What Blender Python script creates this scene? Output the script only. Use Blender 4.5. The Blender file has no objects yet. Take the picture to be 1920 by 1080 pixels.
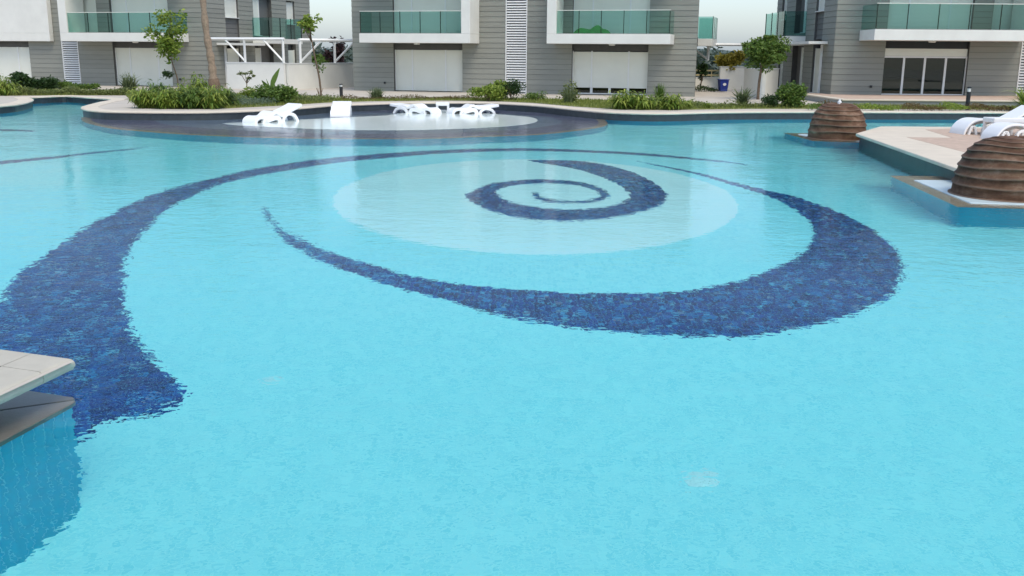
import bpy, bmesh, math, random
import numpy as np
from mathutils import Vector, Matrix
from mathutils.geometry import tessellate_polygon

random.seed(7); RNG = np.random.default_rng(11)
R = math.radians
scene = bpy.context.scene
COL = scene.collection

# ------------------------------------------------------------------ camera, sky, sun, exposure
CAM_H, F_PX, HORIZON, ROLL = 2.2, 1855.0, 100.0, R(0.45)
PITCH = math.atan((540 - HORIZON) / F_PX)
cam_data = bpy.data.cameras.new('camera')
cam = bpy.data.objects.new('camera', cam_data); COL.objects.link(cam)
cam_data.sensor_width = 36.0
cam_data.lens = 36.0 * F_PX / 1920.0
cam_data.clip_start = 0.05; cam_data.clip_end = 6000
cam.matrix_world = (Matrix.Translation((0, 0, CAM_H)) @ Matrix.Rotation(math.pi / 2 - PITCH, 4, 'X')
                    @ Matrix.Rotation(ROLL, 4, 'Z'))
scene.camera = cam

SUN_EL, SUN_AZ = R(60), R(152)           # azimuth clockwise from +Y
world = bpy.data.worlds.new('World'); scene.world = world; world.use_nodes = True
wn = world.node_tree.nodes; wl = world.node_tree.links
bg = wn['Background']; bg.inputs['Strength'].default_value = 0.15
sky_tex = wn.new('ShaderNodeTexSky'); sky_tex.sky_type = 'NISHITA'; sky_tex.sun_disc = False
sky_tex.sun_elevation = SUN_EL; sky_tex.sun_rotation = SUN_AZ
sky_tex.air_density = 1.0; sky_tex.dust_density = 1.7; sky_tex.ozone_density = 1.0
# thin high overcast: the clear sky is veiled by an even pale cloud layer
veil = wn.new('ShaderNodeMix'); veil.data_type = 'RGBA'; veil.inputs[0].default_value = 0.15
veil.inputs[7].default_value = (4.6, 6.4, 9.0, 1)
wl.new(sky_tex.outputs[0], veil.inputs[6]); wl.new(veil.outputs[2], bg.inputs['Color'])

sun_data = bpy.data.lights.new('sun', 'SUN'); sun_data.energy = 1.5; sun_data.angle = R(28)
sun_data.color = (1.0, 0.90, 0.73)
sun = bpy.data.objects.new('sun', sun_data); COL.objects.link(sun)
sd = Vector((math.sin(SUN_AZ) * math.cos(SUN_EL), math.cos(SUN_AZ) * math.cos(SUN_EL), math.sin(SUN_EL)))
sun.rotation_euler = sd.to_track_quat('Z', 'Y').to_euler()
sun.location = (0, -20, 60)

vs = scene.view_settings
vs.view_transform = 'Standard'; vs.look = 'None'; vs.exposure = 0.46; vs.gamma = 1.0; vs.use_curve_mapping = False
scene.render.engine = 'CYCLES'
cy = scene.cycles
cy.use_denoising = True
cy.max_bounces = 11; cy.diffuse_bounces = 4; cy.glossy_bounces = 5; cy.transmission_bounces = 10
cy.transparent_max_bounces = 16; cy.caustics_refractive = True; cy.caustics_reflective = True
cy.blur_glossy = 0.3; cy.sample_clamp_indirect = 0.0

# ------------------------------------------------------------------ where things stand (survey of the photograph)
CP, SP = math.cos(PITCH), math.sin(PITCH)
CR, SR = math.cos(ROLL), math.sin(ROLL)
def ray(x, y):
    a, b = x - 960, y - 540
    a, b = CR * a + SR * b, -SR * a + CR * b
    u, v = a / F_PX, -b / F_PX
    return Vector((u, CP + v * SP, -SP + v * CP)).normalized()
def at(x, y, z=0.0):
    d = ray(x, y); return Vector((0, 0, CAM_H)) + d * ((z - CAM_H) / d.z)
def under(x, y, depth):
    """where the line of sight meets the pool floor after bending at the water"""
    d = ray(x, y); p = at(x, y, 0.0); r = 1 / 1.333; ci = -d.z
    k = math.sqrt(1 - r * r * (1 - ci * ci))
    t = d * r + Vector((0, 0, r * ci - k))
    return p + t * (depth / -t.z)

DECK = 0.28
DEPTH = 1.85

# ------------------------------------------------------------------ materials
MATS = {}
def nt(name):
    m = bpy.data.materials.new(name); m.use_nodes = True
    MATS[name] = m; t = m.node_tree
    return m, t.nodes, t.links, t.nodes['Principled BSDF']
def noise(n, l, scale, detail=4, rough=0.55, vec=None, kind='Object'):
    tc = n.new('ShaderNodeTexCoord'); tx = n.new('ShaderNodeTexNoise')
    tx.inputs['Scale'].default_value = scale; tx.inputs['Detail'].default_value = detail
    tx.inputs['Roughness'].default_value = rough
    l.new(vec if vec else tc.outputs[kind], tx.inputs['Vector'])
    return tx.outputs[0]
def ramp(n, l, fac, stops):
    r = n.new('ShaderNodeValToRGB'); e = r.color_ramp.elements
    while len(e) < len(stops): e.new(0.5)
    for i, (p, c) in enumerate(stops): e[i].position = p; e[i].color = (*c, 1)
    l.new(fac, r.inputs[0]); return r.outputs[0]
def bump(n, l, h, bsdf, strength=0.3, dist=0.01):
    b = n.new('ShaderNodeBump'); b.inputs['Strength'].default_value = strength; b.inputs['Distance'].default_value = dist
    l.new(h, b.inputs['Height']); l.new(b.outputs[0], bsdf.inputs['Normal'])
def mat(name, col, rough=0.6, var=0.12, scale=3.0, spec=0.4, bmp=0.0, bscale=40, kind='Object', metal=0.0):
    m, n, l, b = nt(name)
    c0 = tuple(max(0, c * (1 - var)) for c in col); c1 = tuple(min(1, c * (1 + var)) for c in col)
    l.new(ramp(n, l, noise(n, l, scale, 6, 0.6, kind=kind), [(0.3, c0), (0.7, c1)]), b.inputs['Base Color'])
    b.inputs['Roughness'].default_value = rough; b.inputs['Specular IOR Level'].default_value = spec
    b.inputs['Metallic'].default_value = metal
    if bmp: bump(n, l, noise(n, l, bscale, 4, kind=kind), b, bmp, 0.004)
    return m

def board_mat(name, col):
    m, n, l, b = nt(name)
    oi = n.new('ShaderNodeObjectInfo')
    mp = n.new('ShaderNodeMapping'); mp.inputs['Scale'].default_value = (0.25, 3, 5)
    tc = n.new('ShaderNodeTexCoord'); ge = n.new('ShaderNodeNewGeometry'); l.new(ge.outputs['Position'], mp.inputs['Vector'])
    f = noise(n, l, 1.6, 6, 0.6, vec=mp.outputs[0])
    base = ramp(n, l, f, [(0.25, tuple(c * 0.93 for c in col)), (0.75, tuple(c * 1.06 for c in col))])
    hs = n.new('ShaderNodeHueSaturation')
    mr = n.new('ShaderNodeMapRange'); mr.inputs[3].default_value = 0.93; mr.inputs[4].default_value = 1.07
    l.new(oi.outputs['Random'], mr.inputs[0]); l.new(mr.outputs[0], hs.inputs['Value']); l.new(base, hs.inputs['Color'])
    l.new(hs.outputs[0], b.inputs['Base Color'])
    b.inputs['Roughness'].default_value = 0.65; b.inputs['Specular IOR Level'].default_value = 0.3
    return m
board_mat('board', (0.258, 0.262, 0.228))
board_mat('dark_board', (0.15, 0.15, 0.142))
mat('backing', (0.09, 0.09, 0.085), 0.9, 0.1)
mat('render_white', (0.73, 0.725, 0.67), 0.7, 0.05, 1.2, 0.3, 0.1, 60)
mat('shutter', (0.72, 0.73, 0.65), 0.5, 0.04, 0.8)
mat('louvre_white', (0.78, 0.78, 0.76), 0.5, 0.03)
mat('frame_white', (0.74, 0.75, 0.73), 0.4, 0.03)
mat('dark_metal', (0.02, 0.022, 0.024), 0.45, 0.1)
mat('slate_tile', (0.042, 0.052, 0.058), 0.35, 0.25, 5.0, 0.5)
mat('interior', (0.25, 0.24, 0.22), 0.9, 0.1)
mat('plastic_white', (0.83, 0.83, 0.82), 0.35, 0.02, 2.0, 0.5)
mat('coping', (0.63, 0.555, 0.445), 0.75, 0.07, 2.2, 0.3, 0.35, 90)
mat('stone_near', (0.47, 0.44, 0.365), 0.7, 0.06, 7.0, 0.35, 0.5, 160)
mat('wet_stone', (0.15, 0.14, 0.12), 0.35, 0.22, 4.0, 0.5, 0.3, 60)
mat('khaki_stone', (0.36, 0.32, 0.235), 0.4, 0.2, 3.0, 0.5)
mat('plinth_white', (0.50, 0.60, 0.63), 0.4, 0.06, 3.0)
mat('pink_paver', (0.50, 0.375, 0.29), 0.8, 0.14, 6.0, 0.3, 0.3, 50)
mat('paving', (0.50, 0.455, 0.39), 0.85, 0.10, 1.2, 0.2)
mat('terrace_wall', (0.30, 0.305, 0.285), 0.8, 0.06)
mat('bark', (0.16, 0.115, 0.08), 0.9, 0.3, 12, 0.2, 0.6, 30)
mat('palm_bark', (0.29, 0.225, 0.165), 0.9, 0.25, 9, 0.2, 0.8, 22)
mat('blue_bin', (0.02, 0.045, 0.28), 0.4, 0.1)
mat('green_cover', (0.02, 0.22, 0.045), 0.6, 0.2, 8)
mat('rail_gold', (0.50, 0.42, 0.22), 0.6, 0.1)
mat('soil', (0.14, 0.10, 0.07), 0.95, 0.3, 4)
mat('far_hill', (0.060, 0.085, 0.070), 0.95, 0.35, 0.05)  # muted grey-green: distance haze is put into the colour
mat('cane', (0.20, 0.24, 0.07), 0.6, 0.2)
mat('lamp_glass', (0.7, 0.7, 0.66), 0.3, 0.03)
mat('drain_plastic', (0.72, 0.90, 0.92), 0.4, 0.1)

def leaf_mat(name, c0, c1, trans=0.35):
    m, n, l, b = nt(name)
    ge = n.new('ShaderNodeNewGeometry')
    col = ramp(n, l, ge.outputs['Random Per Island'], [(0.0, c0), (0.6, tuple((a + q) / 2 for a, q in zip(c0, c1))), (1.0, c1)])
    l.new(col, b.inputs['Base Color']); b.inputs['Roughness'].default_value = 0.5
    b.inputs['Specular IOR Level'].default_value = 0.3
    tr = n.new('ShaderNodeBsdfTranslucent'); l.new(col, tr.inputs['Color'])
    mx = n.new('ShaderNodeMixShader'); mx.inputs[0].default_value = trans
    l.new(b.outputs[0], mx.inputs[1]); l.new(tr.outputs[0], mx.inputs[2])
    l.new(mx.outputs[0], n['Material Output'].inputs['Surface'])
    return m
leaf_mat('leaf_bright', (0.10, 0.18, 0.02), (0.36, 0.44, 0.08))
leaf_mat('leaf_mid', (0.055, 0.12, 0.02), (0.20, 0.29, 0.06))
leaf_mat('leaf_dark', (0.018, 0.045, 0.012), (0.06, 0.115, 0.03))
leaf_mat('leaf_yellow', (0.20, 0.18, 0.02), (0.42, 0.36, 0.07))
leaf_mat('leaf_olive', (0.09, 0.13, 0.035), (0.27, 0.30, 0.10))
leaf_mat('leaf_grey', (0.10, 0.15, 0.10), (0.24, 0.30, 0.20))
leaf_mat('leaf_rust', (0.11, 0.085, 0.035), (0.22, 0.16, 0.06))
leaf_mat('leaf_far', (0.045, 0.065, 0.05), (0.10, 0.13, 0.10), .2)
leaf_mat('leaf_purple', (0.03, 0.018, 0.02), (0.09, 0.05, 0.05))
leaf_mat('blade_green', (0.08, 0.17, 0.02), (0.42, 0.48, 0.10))
leaf_mat('blade_grey', (0.09, 0.13, 0.06), (0.24, 0.28, 0.13))
leaf_mat('lawn_blade', (0.13, 0.18, 0.03), (0.32, 0.34, 0.09))
mat('lawn', (0.17, 0.19, 0.055), 0.95, 0.35, 2.5)

# pool floor: pale blue glass mosaic; grout and tile-to-tile variation
def mosaic(name, c0, c1, grout, size, gw=0.12, rough=0.35, plane='xy', patch=0.0):
    m, n, l, b = nt(name)
    ge = n.new('ShaderNodeNewGeometry')
    mp = n.new('ShaderNodeVectorMath'); mp.operation = 'SCALE'; mp.inputs['Scale'].default_value = 1 / size
    src = ge.outputs['Position']
    l.new(src, mp.inputs[0])
    fl = n.new('ShaderNodeVectorMath'); fl.operation = 'FLOOR'; l.new(mp.outputs[0], fl.inputs[0])
    wnz = n.new('ShaderNodeTexWhiteNoise'); wnz.noise_dimensions = '3D'
    if plane == 'xy':
        sx = n.new('ShaderNodeSeparateXYZ'); l.new(fl.outputs[0], sx.inputs[0])
        cb = n.new('ShaderNodeCombineXYZ'); l.new(sx.outputs[0], cb.inputs[0]); l.new(sx.outputs[1], cb.inputs[1])
        l.new(cb.outputs[0], wnz.inputs['Vector'])
    else: l.new(fl.outputs[0], wnz.inputs['Vector'])
    tone = ramp(n, l, wnz.outputs['Value'], [(0.0, c0), (1.0, c1)])
    fr = n.new('ShaderNodeVectorMath'); fr.operation = 'FRACTION'; l.new(mp.outputs[0], fr.inputs[0])
    s2 = n.new('ShaderNodeSeparateXYZ'); l.new(fr.outputs[0], s2.inputs[0])
    def edge(o):
        a = n.new('ShaderNodeMath'); a.operation = 'LESS_THAN'; a.inputs[1].default_value = gw; l.new(o, a.inputs[0]); return a.outputs[0]
    mxm = n.new('ShaderNodeMath'); mxm.operation = 'MAXIMUM'
    l.new(edge(s2.outputs[0]), mxm.inputs[0]); l.new(edge(s2.outputs[1] if plane == 'xy' else s2.outputs[1]), mxm.inputs[1])
    mix = n.new('ShaderNodeMix'); mix.data_type = 'RGBA'
    l.new(mxm.outputs[0], mix.inputs[0]); l.new(tone, mix.inputs[6]); mix.inputs[7].default_value = (*grout, 1)
    out = mix.outputs[2]
    l.new(out, b.inputs['Base Color']); b.inputs['Roughness'].default_value = rough
    return m
mosaic('floor_tile', (0.31, 0.79, 0.85), (0.46, 0.90, 0.93), (0.52, 0.91, 0.93), 0.06)
mosaic('pale_tile', (0.86, 0.96, 0.95), (0.94, 0.98, 0.97), (0.92, 0.98, 0.97), 0.06)
mosaic('terrace_pale', (0.66, 0.78, 0.76), (0.78, 0.85, 0.83), (0.74, 0.83, 0.80), 0.06, rough=0.12)
mosaic('terrace_dark', (0.05, 0.075, 0.16), (0.22, 0.22, 0.32), (0.26, 0.30, 0.38), 0.06, 0.1)
mosaic('terrace_mid', (0.12, 0.19, 0.27), (0.24, 0.32, 0.40), (0.26, 0.34, 0.42), 0.06, 0.1)
mat('wall_tile', (0.012, 0.45, 0.68), 0.25, 0.06, 2.0)
mat('wall_grout', (0.16, 0.62, 0.80), 0.6, 0.05, 2.0)
mat('band_grout', (0.10, 0.40, 0.66), 0.6, 0.05, 9.0)

def cobalt_mat():
    m, n, l, b = nt('cobalt_tile')
    ge = n.new('ShaderNodeNewGeometry')
    sc = n.new('ShaderNodeVectorMath'); sc.operation = 'SCALE'; sc.inputs['Scale'].default_value = 1 / 0.06
    l.new(ge.outputs['Position'], sc.inputs[0])
    fl = n.new('ShaderNodeVectorMath'); fl.operation = 'FLOOR'; l.new(sc.outputs[0], fl.inputs[0])
    s = n.new('ShaderNodeSeparateXYZ'); l.new(fl.outputs[0], s.inputs[0])
    c = n.new('ShaderNodeCombineXYZ'); l.new(s.outputs[0], c.inputs[0]); l.new(s.outputs[1], c.inputs[1])
    w = n.new('ShaderNodeTexWhiteNoise'); l.new(c.outputs[0], w.inputs['Vector'])
    r = ramp(n, l, w.outputs['Value'], [(0.0, (0.003, 0.012, 0.10)), (0.50, (0.007, 0.028, 0.22)), (0.80, (0.014, 0.085, 0.40)),
                                        (0.93, (0.035, 0.28, 0.60)), (0.97, (0.16, 0.55, 0.75)), (1.0, (0.24, 0.18, 0.32))])  # random tile tones; contrast raised to stand in for caustic sparkle
    l.new(r, b.inputs['Base Color']); b.inputs['Roughness'].default_value = 0.25
cobalt_mat()

def water_mat():
    m, n, l, b = nt('water'); n.remove(b)
    out = n['Material Output']
    rf = n.new('ShaderNodeBsdfRefraction'); rf.inputs['IOR'].default_value = 1.333; rf.inputs['Roughness'].default_value = 0.0
    gl = n.new('ShaderNodeBsdfGlossy'); gl.inputs['Roughness'].default_value = 0.0
    fr = n.new('ShaderNodeFresnel'); fr.inputs['IOR'].default_value = 1.333
    tc = n.new('ShaderNodeTexCoord')
    def wave(scale, rot, sx, sy, detail):
        mp = n.new('ShaderNodeMapping'); mp.inputs['Rotation'].default_value = (0, 0, rot); mp.inputs['Scale'].default_value = (sx, sy, 1)
        l.new(tc.outputs['Object'], mp.inputs['Vector'])
        t = n.new('ShaderNodeTexNoise'); t.noise_dimensions = '2D'; t.inputs['Scale'].default_value = scale
        t.inputs['Detail'].default_value = detail; t.inputs['Roughness'].default_value = 0.45
        l.new(mp.outputs[0], t.inputs['Vector']); return t.outputs[0]
    def mul(a, k):
        q = n.new('ShaderNodeMath'); q.operation = 'MULTIPLY'; l.new(a, q.inputs[0])
        if isinstance(k, float): q.inputs[1].default_value = k
        else: l.new(k, q.inputs[1])
        return q.outputs[0]
    def add(a, c):
        q = n.new('ShaderNodeMath'); q.operation = 'ADD'; l.new(a, q.inputs[0]); l.new(c, q.inputs[1]); return q.outputs[0]
    calm = wave(0.16, 0.6, 1, 1, 2)                      # breeze patches
    mr = n.new('ShaderNodeMapRange'); mr.inputs[1].default_value = 0.35; mr.inputs[2].default_value = 0.68
    mr.inputs[3].default_value = 0.45; mr.inputs[4].default_value = 1.35
    l.new(calm, mr.inputs[0])
    rip = add(mul(wave(3.4, 0.25, 1.0, 1.35, 2.0), 0.0064), mul(wave(10.0, -0.30, 1.0, 1.25, 2.0), 0.0034))
    h = add(mul(rip, mr.outputs[0]), mul(wave(0.7, 0.1, 1, 1, 1), 0.012))
    bp = n.new('ShaderNodeBump'); bp.inputs['Strength'].default_value = 1.0; bp.inputs['Distance'].default_value = 1.0
    l.new(h, bp.inputs['Height']); 
    for q in (rf, gl, fr): l.new(bp.outputs[0], q.inputs['Normal'])
    # soft, slightly filtered surface gloss from above; full internal reflection from below
    ge = n.new('ShaderNodeNewGeometry')
    k = n.new('ShaderNodeMapRange'); k.inputs[3].default_value = 0.95; k.inputs[4].default_value = 1.0
    l.new(ge.outputs['Backfacing'], k.inputs[0])
    pw = n.new('ShaderNodeMath'); pw.operation = 'POWER'; pw.inputs[1].default_value = 1.4; l.new(fr.outputs[0], pw.inputs[0])
    mx = n.new('ShaderNodeMixShader'); l.new(mul(pw.outputs[0], k.outputs[0]), mx.inputs[0])
    l.new(rf.outputs[0], mx.inputs[1]); l.new(gl.outputs[0], mx.inputs[2])
    l.new(mx.outputs[0], out.inputs['Surface'])
    va = n.new('ShaderNodeVolumeAbsorption'); va.inputs['Color'].default_value = (0.40, 0.97, 0.98, 1); va.inputs['Density'].default_value = 0.20
    l.new(va.outputs[0], out.inputs['Volume'])
water_mat()

def glass_mat(name, tint, refl=1.45):
    m, n, l, b = nt(name); n.remove(b)
    t = n.new('ShaderNodeBsdfTransparent'); t.inputs['Color'].default_value = (*tint, 1)
    g = n.new('ShaderNodeBsdfGlossy'); g.inputs['Roughness'].default_value = 0.02; g.inputs['Color'].default_value = (0.9, 1, 0.97, 1)
    fr = n.new('ShaderNodeFresnel'); fr.inputs['IOR'].default_value = refl
    ge = n.new('ShaderNodeNewGeometry'); iv = n.new('ShaderNodeMath'); iv.operation = 'SUBTRACT'; iv.inputs[0].default_value = 1.0
    l.new(ge.outputs['Backfacing'], iv.inputs[1]); ml = n.new('ShaderNodeMath'); ml.operation = 'MULTIPLY'
    l.new(fr.outputs[0], ml.inputs[0]); l.new(iv.outputs[0], ml.inputs[1])
    mx = n.new('ShaderNodeMixShader'); l.new(ml.outputs[0], mx.inputs[0]); l.new(t.outputs[0], mx.inputs[1]); l.new(g.outputs[0], mx.inputs[2])
    l.new(mx.outputs[0], n['Material Output'].inputs['Surface'])
glass_mat('balcony_glass', (0.64, 0.82, 0.79), 1.45)
glass_mat('glass_edge', (0.05, 0.22, 0.19), 1.5)
glass_mat('window_glass', (0.42, 0.50, 0.46), 1.6)

def clay_mat():
    m, n, l, b = nt('clay')
    tc = n.new('ShaderNodeTexCoord'); mp = n.new('ShaderNodeMapping'); mp.inputs['Scale'].default_value = (1, 1, 2.6)
    l.new(tc.outputs['Object'], mp.inputs['Vector'])
    f = noise(n, l, 2.3, 8, 0.65, vec=mp.outputs[0])
    # painted rim highlights: paler colour mixed onto the convex lips of the courses
    lip_highlight = n.new('ShaderNodeMix'); lip_highlight.data_type = 'RGBA'; lip_highlight.inputs[7].default_value = (0.30, 0.22, 0.165, 1)
    gp = n.new('ShaderNodeNewGeometry'); lip_mask = n.new('ShaderNodeMapRange'); lip_mask.inputs[1].default_value = 0.51; lip_mask.inputs[2].default_value = 0.58; lip_mask.inputs[4].default_value = 0.75
    l.new(gp.outputs['Pointiness'], lip_mask.inputs[0]); l.new(lip_mask.outputs[0], lip_highlight.inputs[0])
    m2 = n.new('ShaderNodeMapping'); m2.inputs['Scale'].default_value = (5, 5, .7); l.new(tc.outputs['Object'], m2.inputs['Vector'])
    f2 = noise(n, l, 1.6, 6, 0.7, vec=m2.outputs[0])
    av = n.new('ShaderNodeMath'); av.operation = 'MULTIPLY_ADD'; av.inputs[1].default_value = 0.78
    h2 = n.new('ShaderNodeMath'); h2.operation = 'MULTIPLY'; h2.inputs[1].default_value = 0.22; l.new(f2, h2.inputs[0])
    l.new(f, av.inputs[0]); l.new(h2.outputs[0], av.inputs[2])
    l.new(ramp(n, l, av.outputs[0], [(0.34, (0.050, 0.024, 0.012)), (0.46, (0.090, 0.046, 0.026)), (0.56, (0.140, 0.078, 0.047)), (0.68, (0.27, 0.18, 0.125))]), lip_highlight.inputs[6])
    l.new(lip_highlight.outputs[2], b.inputs['Base Color'])
    b.inputs['Roughness'].default_value = 0.75; b.inputs['Specular IOR Level'].default_value = 0.2
    bump(n, l, noise(n, l, 26, 5), b, 0.2, 0.006)
clay_mat()

# ------------------------------------------------------------------ building helpers
def props(o, label=None, cat=None, group=None, kind=None):
    if label: o['label'] = label
    if cat: o['category'] = cat
    if group: o['group'] = group
    if kind: o['kind'] = kind
    return o
def empty(name, loc, rz=0.0, label=None, cat=None, group=None):
    o = bpy.data.objects.new(name, None); COL.objects.link(o); o.location = loc; o.rotation_euler = (0, 0, rz)
    o.empty_display_size = 0.2
    return props(o, label, cat, group)
class MB:
    def __init__(s): s.v, s.f, s.n = [], [], 0
    def add(s, v, f):
        k = s.n; s.v.extend(tuple(p) for p in v); s.f.extend(tuple(i + k for i in q) for q in f); s.n += len(v); return s
    def box(s, x0, x1, y0, y1, z0, z1):
        return s.add([(x0, y0, z0), (x1, y0, z0), (x1, y1, z0), (x0, y1, z0), (x0, y0, z1), (x1, y0, z1), (x1, y1, z1), (x0, y1, z1)],
                     [(0, 3, 2, 1), (4, 5, 6, 7), (0, 1, 5, 4), (1, 2, 6, 5), (2, 3, 7, 6), (3, 0, 4, 7)])
    def prism(s, poly, z0, z1, cap=True, bottom=True):
        n = len(poly); p3 = [Vector((p[0], p[1], 0)) for p in poly]
        area = sum(poly[i][0] * poly[(i + 1) % n][1] - poly[(i + 1) % n][0] * poly[i][1] for i in range(n))
        if area < 0: poly = list(reversed(poly)); p3.reverse()
        v = [(p[0], p[1], z0) for p in poly] + [(p[0], p[1], z1) for p in poly]
        f = [(i, (i + 1) % n, n + (i + 1) % n, n + i) for i in range(n)]
        tri = tessellate_polygon([p3])
        for a, b_, c in tri:
            nz = (p3[b_] - p3[a]).cross(p3[c] - p3[a]).z
            if nz < 0: b_, c = c, b_
            if cap: f.append((n + a, n + b_, n + c))
            if bottom: f.append((a, c, b_))
        return s.add(v, f)
    def tube(s, pts, radii, k=8, closed_ends=True):
        pts = [Vector(p) for p in pts]; v, f = [], []
        ref = Vector((0.3, 1, 0.1))
        for i, p in enumerate(pts):
            d = (pts[min(i + 1, len(pts) - 1)] - pts[max(i - 1, 0)]).normalized()
            a = d.cross(ref).normalized(); b_ = d.cross(a)
            for j in range(k):
                t = 2 * math.pi * j / k; v.append(p + (a * math.cos(t) + b_ * math.sin(t)) * radii[i])
        for i in range(len(pts) - 1):
            for j in range(k): f.append((i * k + j, i * k + (j + 1) % k, (i + 1) * k + (j + 1) % k, (i + 1) * k + j))
        if closed_ends:
            f.append(tuple(range(k))[::-1]); f.append(tuple(range((len(pts) - 1) * k, len(pts) * k)))
        return s.add(v, f)
    def lathe(s, prof, k=48, cx=0, cy_=0):
        v, f = [], []
        for r, z in prof:
            for j in range(k):
                t = 2 * math.pi * j / k; v.append((cx + r * math.cos(t), cy_ + r * math.sin(t), z))
        for i in range(len(prof) - 1):
            for j in range(k): f.append((i * k + j, i * k + (j + 1) % k, (i + 1) * k + (j + 1) % k, (i + 1) * k + j))
        f.append(tuple(range(k))[::-1]); f.append(tuple(range((len(prof) - 1) * k, len(prof) * k)))
        return s.add(v, f)
    def mesh(s, name, material, smooth=False, bevel=0.0):
        me = bpy.data.meshes.new(name); me.from_pydata(s.v, [], s.f)
        if bevel:
            bm = bmesh.new(); bm.from_mesh(me)
            bmesh.ops.remove_doubles(bm, verts=bm.verts, dist=1e-5)
            ed = [e for e in bm.edges if len(e.link_faces) == 2 and e.calc_face_angle(0) > 0.6]
            bmesh.ops.bevel(bm, geom=ed, offset=bevel, segments=2, affect='EDGES', profile=0.5)
            bm.to_mesh(me); bm.free()
        me.materials.append(MATS[material]); me.update()
        if smooth:
            me.polygons.foreach_set('use_smooth', [True] * len(me.polygons))
        return me
    def build(s, name, material, parent=None, smooth=False, bevel=0.0, loc=None, rz=0.0, **kw):
        o = bpy.data.objects.new(name, s.mesh(name, material, smooth, bevel)); COL.objects.link(o)
        if parent: o.parent = parent
        if loc is not None: o.location = loc
        if rz: o.rotation_euler = (0, 0, rz)
        return props(o, **kw)
def inst(name, me, parent, loc, scale=(1, 1, 1), rz=0.0):
    o = bpy.data.objects.new(name, me); COL.objects.link(o); o.parent = parent
    o.location = loc; o.scale = scale; o.rotation_euler = (0, 0, rz); return o
def copy_tree(o, parent=None):
    c = o.copy(); COL.objects.link(c)
    if parent: c.parent = parent
    for ch in list(o.children): copy_tree(ch, c)
    return c
def smooth_path(pts, sub=6, closed=False):
    pts = [Vector(p) for p in pts]; out = []; n = len(pts)
    rng = range(n if closed else n - 1)
    g = (lambda i: pts[i % n]) if closed else (lambda i: pts[max(0, min(n - 1, i))])
    for i in rng:
        p0, p1, p2, p3 = g(i - 1), g(i), g(i + 1), g(i + 2)
        for k in range(sub):
            t = k / sub
            out.append(0.5 * ((2 * p1) + (p2 - p0) * t + (2 * p0 - 5 * p1 + 4 * p2 - p3) * t * t + (3 * p1 - p0 - 3 * p2 + p3) * t ** 3))
    if not closed: out.append(pts[-1])
    return out
def offset_path(pts, d):
    """shift an open polyline to its left by d"""
    out = []
    for i, p in enumerate(pts):
        a = pts[max(i - 1, 0)]; c = pts[min(i + 1, len(pts) - 1)]
        t = (c - a); t.z = 0; t.normalize(); out.append(Vector((p.x - t.y * d, p.y + t.x * d, p.z)))
    return out

# ------------------------------------------------------------------ the pool: outline, ground, walls, floor
edge_px = [(-420, 232), (-200, 217), (0, 202), (37, 198), (56, 193), (60.5, 189.5), (53, 186), (85, 184.3), (123, 182.8), (165, 185.5), (211, 189.3),
           (188, 195), (162, 202), (155, 205.3), (161, 208.6), (177, 211), (212, 213), (325, 214.2), (400, 213.5), (470, 211.3), (520, 208.6), (578, 204.6),
           (618, 201), (667, 199), (737, 196.6), (830, 195.3), (926, 196.4), (1007, 201), (1079, 208.5), (1139, 213.6), (1206, 216), (1262, 216),
           (1337, 214), (1424, 213), (1556, 213), (1700, 213.4), (1920, 214.5), (2400, 218)]
edge = smooth_path([at(x, y, 0.2) for x, y in edge_px], 6)
for p in edge: p.z = 0
COR = Vector((-2.79, 6.02, 0))                     # corner of the pier in the left foreground
NEAR_DIR = Vector((-0.205, -0.979, 0)); FAR_DIR = Vector((-0.943, 0.333, 0))
pier_near = COR + NEAR_DIR * 4.2; pier_far = COR + FAR_DIR * 36
outline = edge + [Vector((edge[-1].x + 6, 30, 0)), Vector((edge[-1].x + 6, 2.0, 0)), Vector((pier_near.x, 2.0, 0)), COR.copy(), pier_far]
OUT2 = [(p.x, p.y) for p in outline]
BIG = [(-900, -60), (900, -60), (900, 900), (-900, 900)]
def holed_sheet(name, outer, hole, z, material):
    loops = [[Vector((p[0], p[1], 0)) for p in outer], [Vector((p[0], p[1], 0)) for p in hole]]
    tri = tessellate_polygon(loops); v = [(p.x, p.y, z) for lp in loops for p in lp]; f = []
    for a, b_, c in tri:
        A, B, C_ = Vector(v[a]), Vector(v[b_]), Vector(v[c])
        f.append((a, b_, c) if (B - A).cross(C_ - A).z > 0 else (a, c, b_))
    return MB().add(v, f).build(name, material, kind='structure')
holed_sheet('ground', BIG, OUT2, DECK - 0.012, 'paving')

floor = MB().add([(-60, 0, -DEPTH), (60, 0, -DEPTH), (60, 75, -DEPTH), (-60, 75, -DEPTH)], [(0, 1, 2, 3)]).build('pool_floor', 'floor_tile', kind='structure')
n_o = len(OUT2)
upper = MB(); lower = MB()
for i in range(n_o):
    a, b_ = OUT2[i], OUT2[(i + 1) % n_o]
    if i >= len(edge) + 1 and i <= len(edge) + 3: continue   # pier side is tiled piece by piece
    upper.add([(*a, -0.10), (*b_, -0.10), (*b_, DECK - 0.02), (*a, DECK - 0.02)], [(3, 2, 1, 0)])
    lower.add([(*a, -DEPTH - 0.1), (*b_, -DEPTH - 0.1), (*b_, -0.10), (*a, -0.10)], [(3, 2, 1, 0)])
wall = lower.build('pool_wall', 'wall_tile', kind='structure')
upper.build('waterline_band', 'slate_tile', wall)

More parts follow.
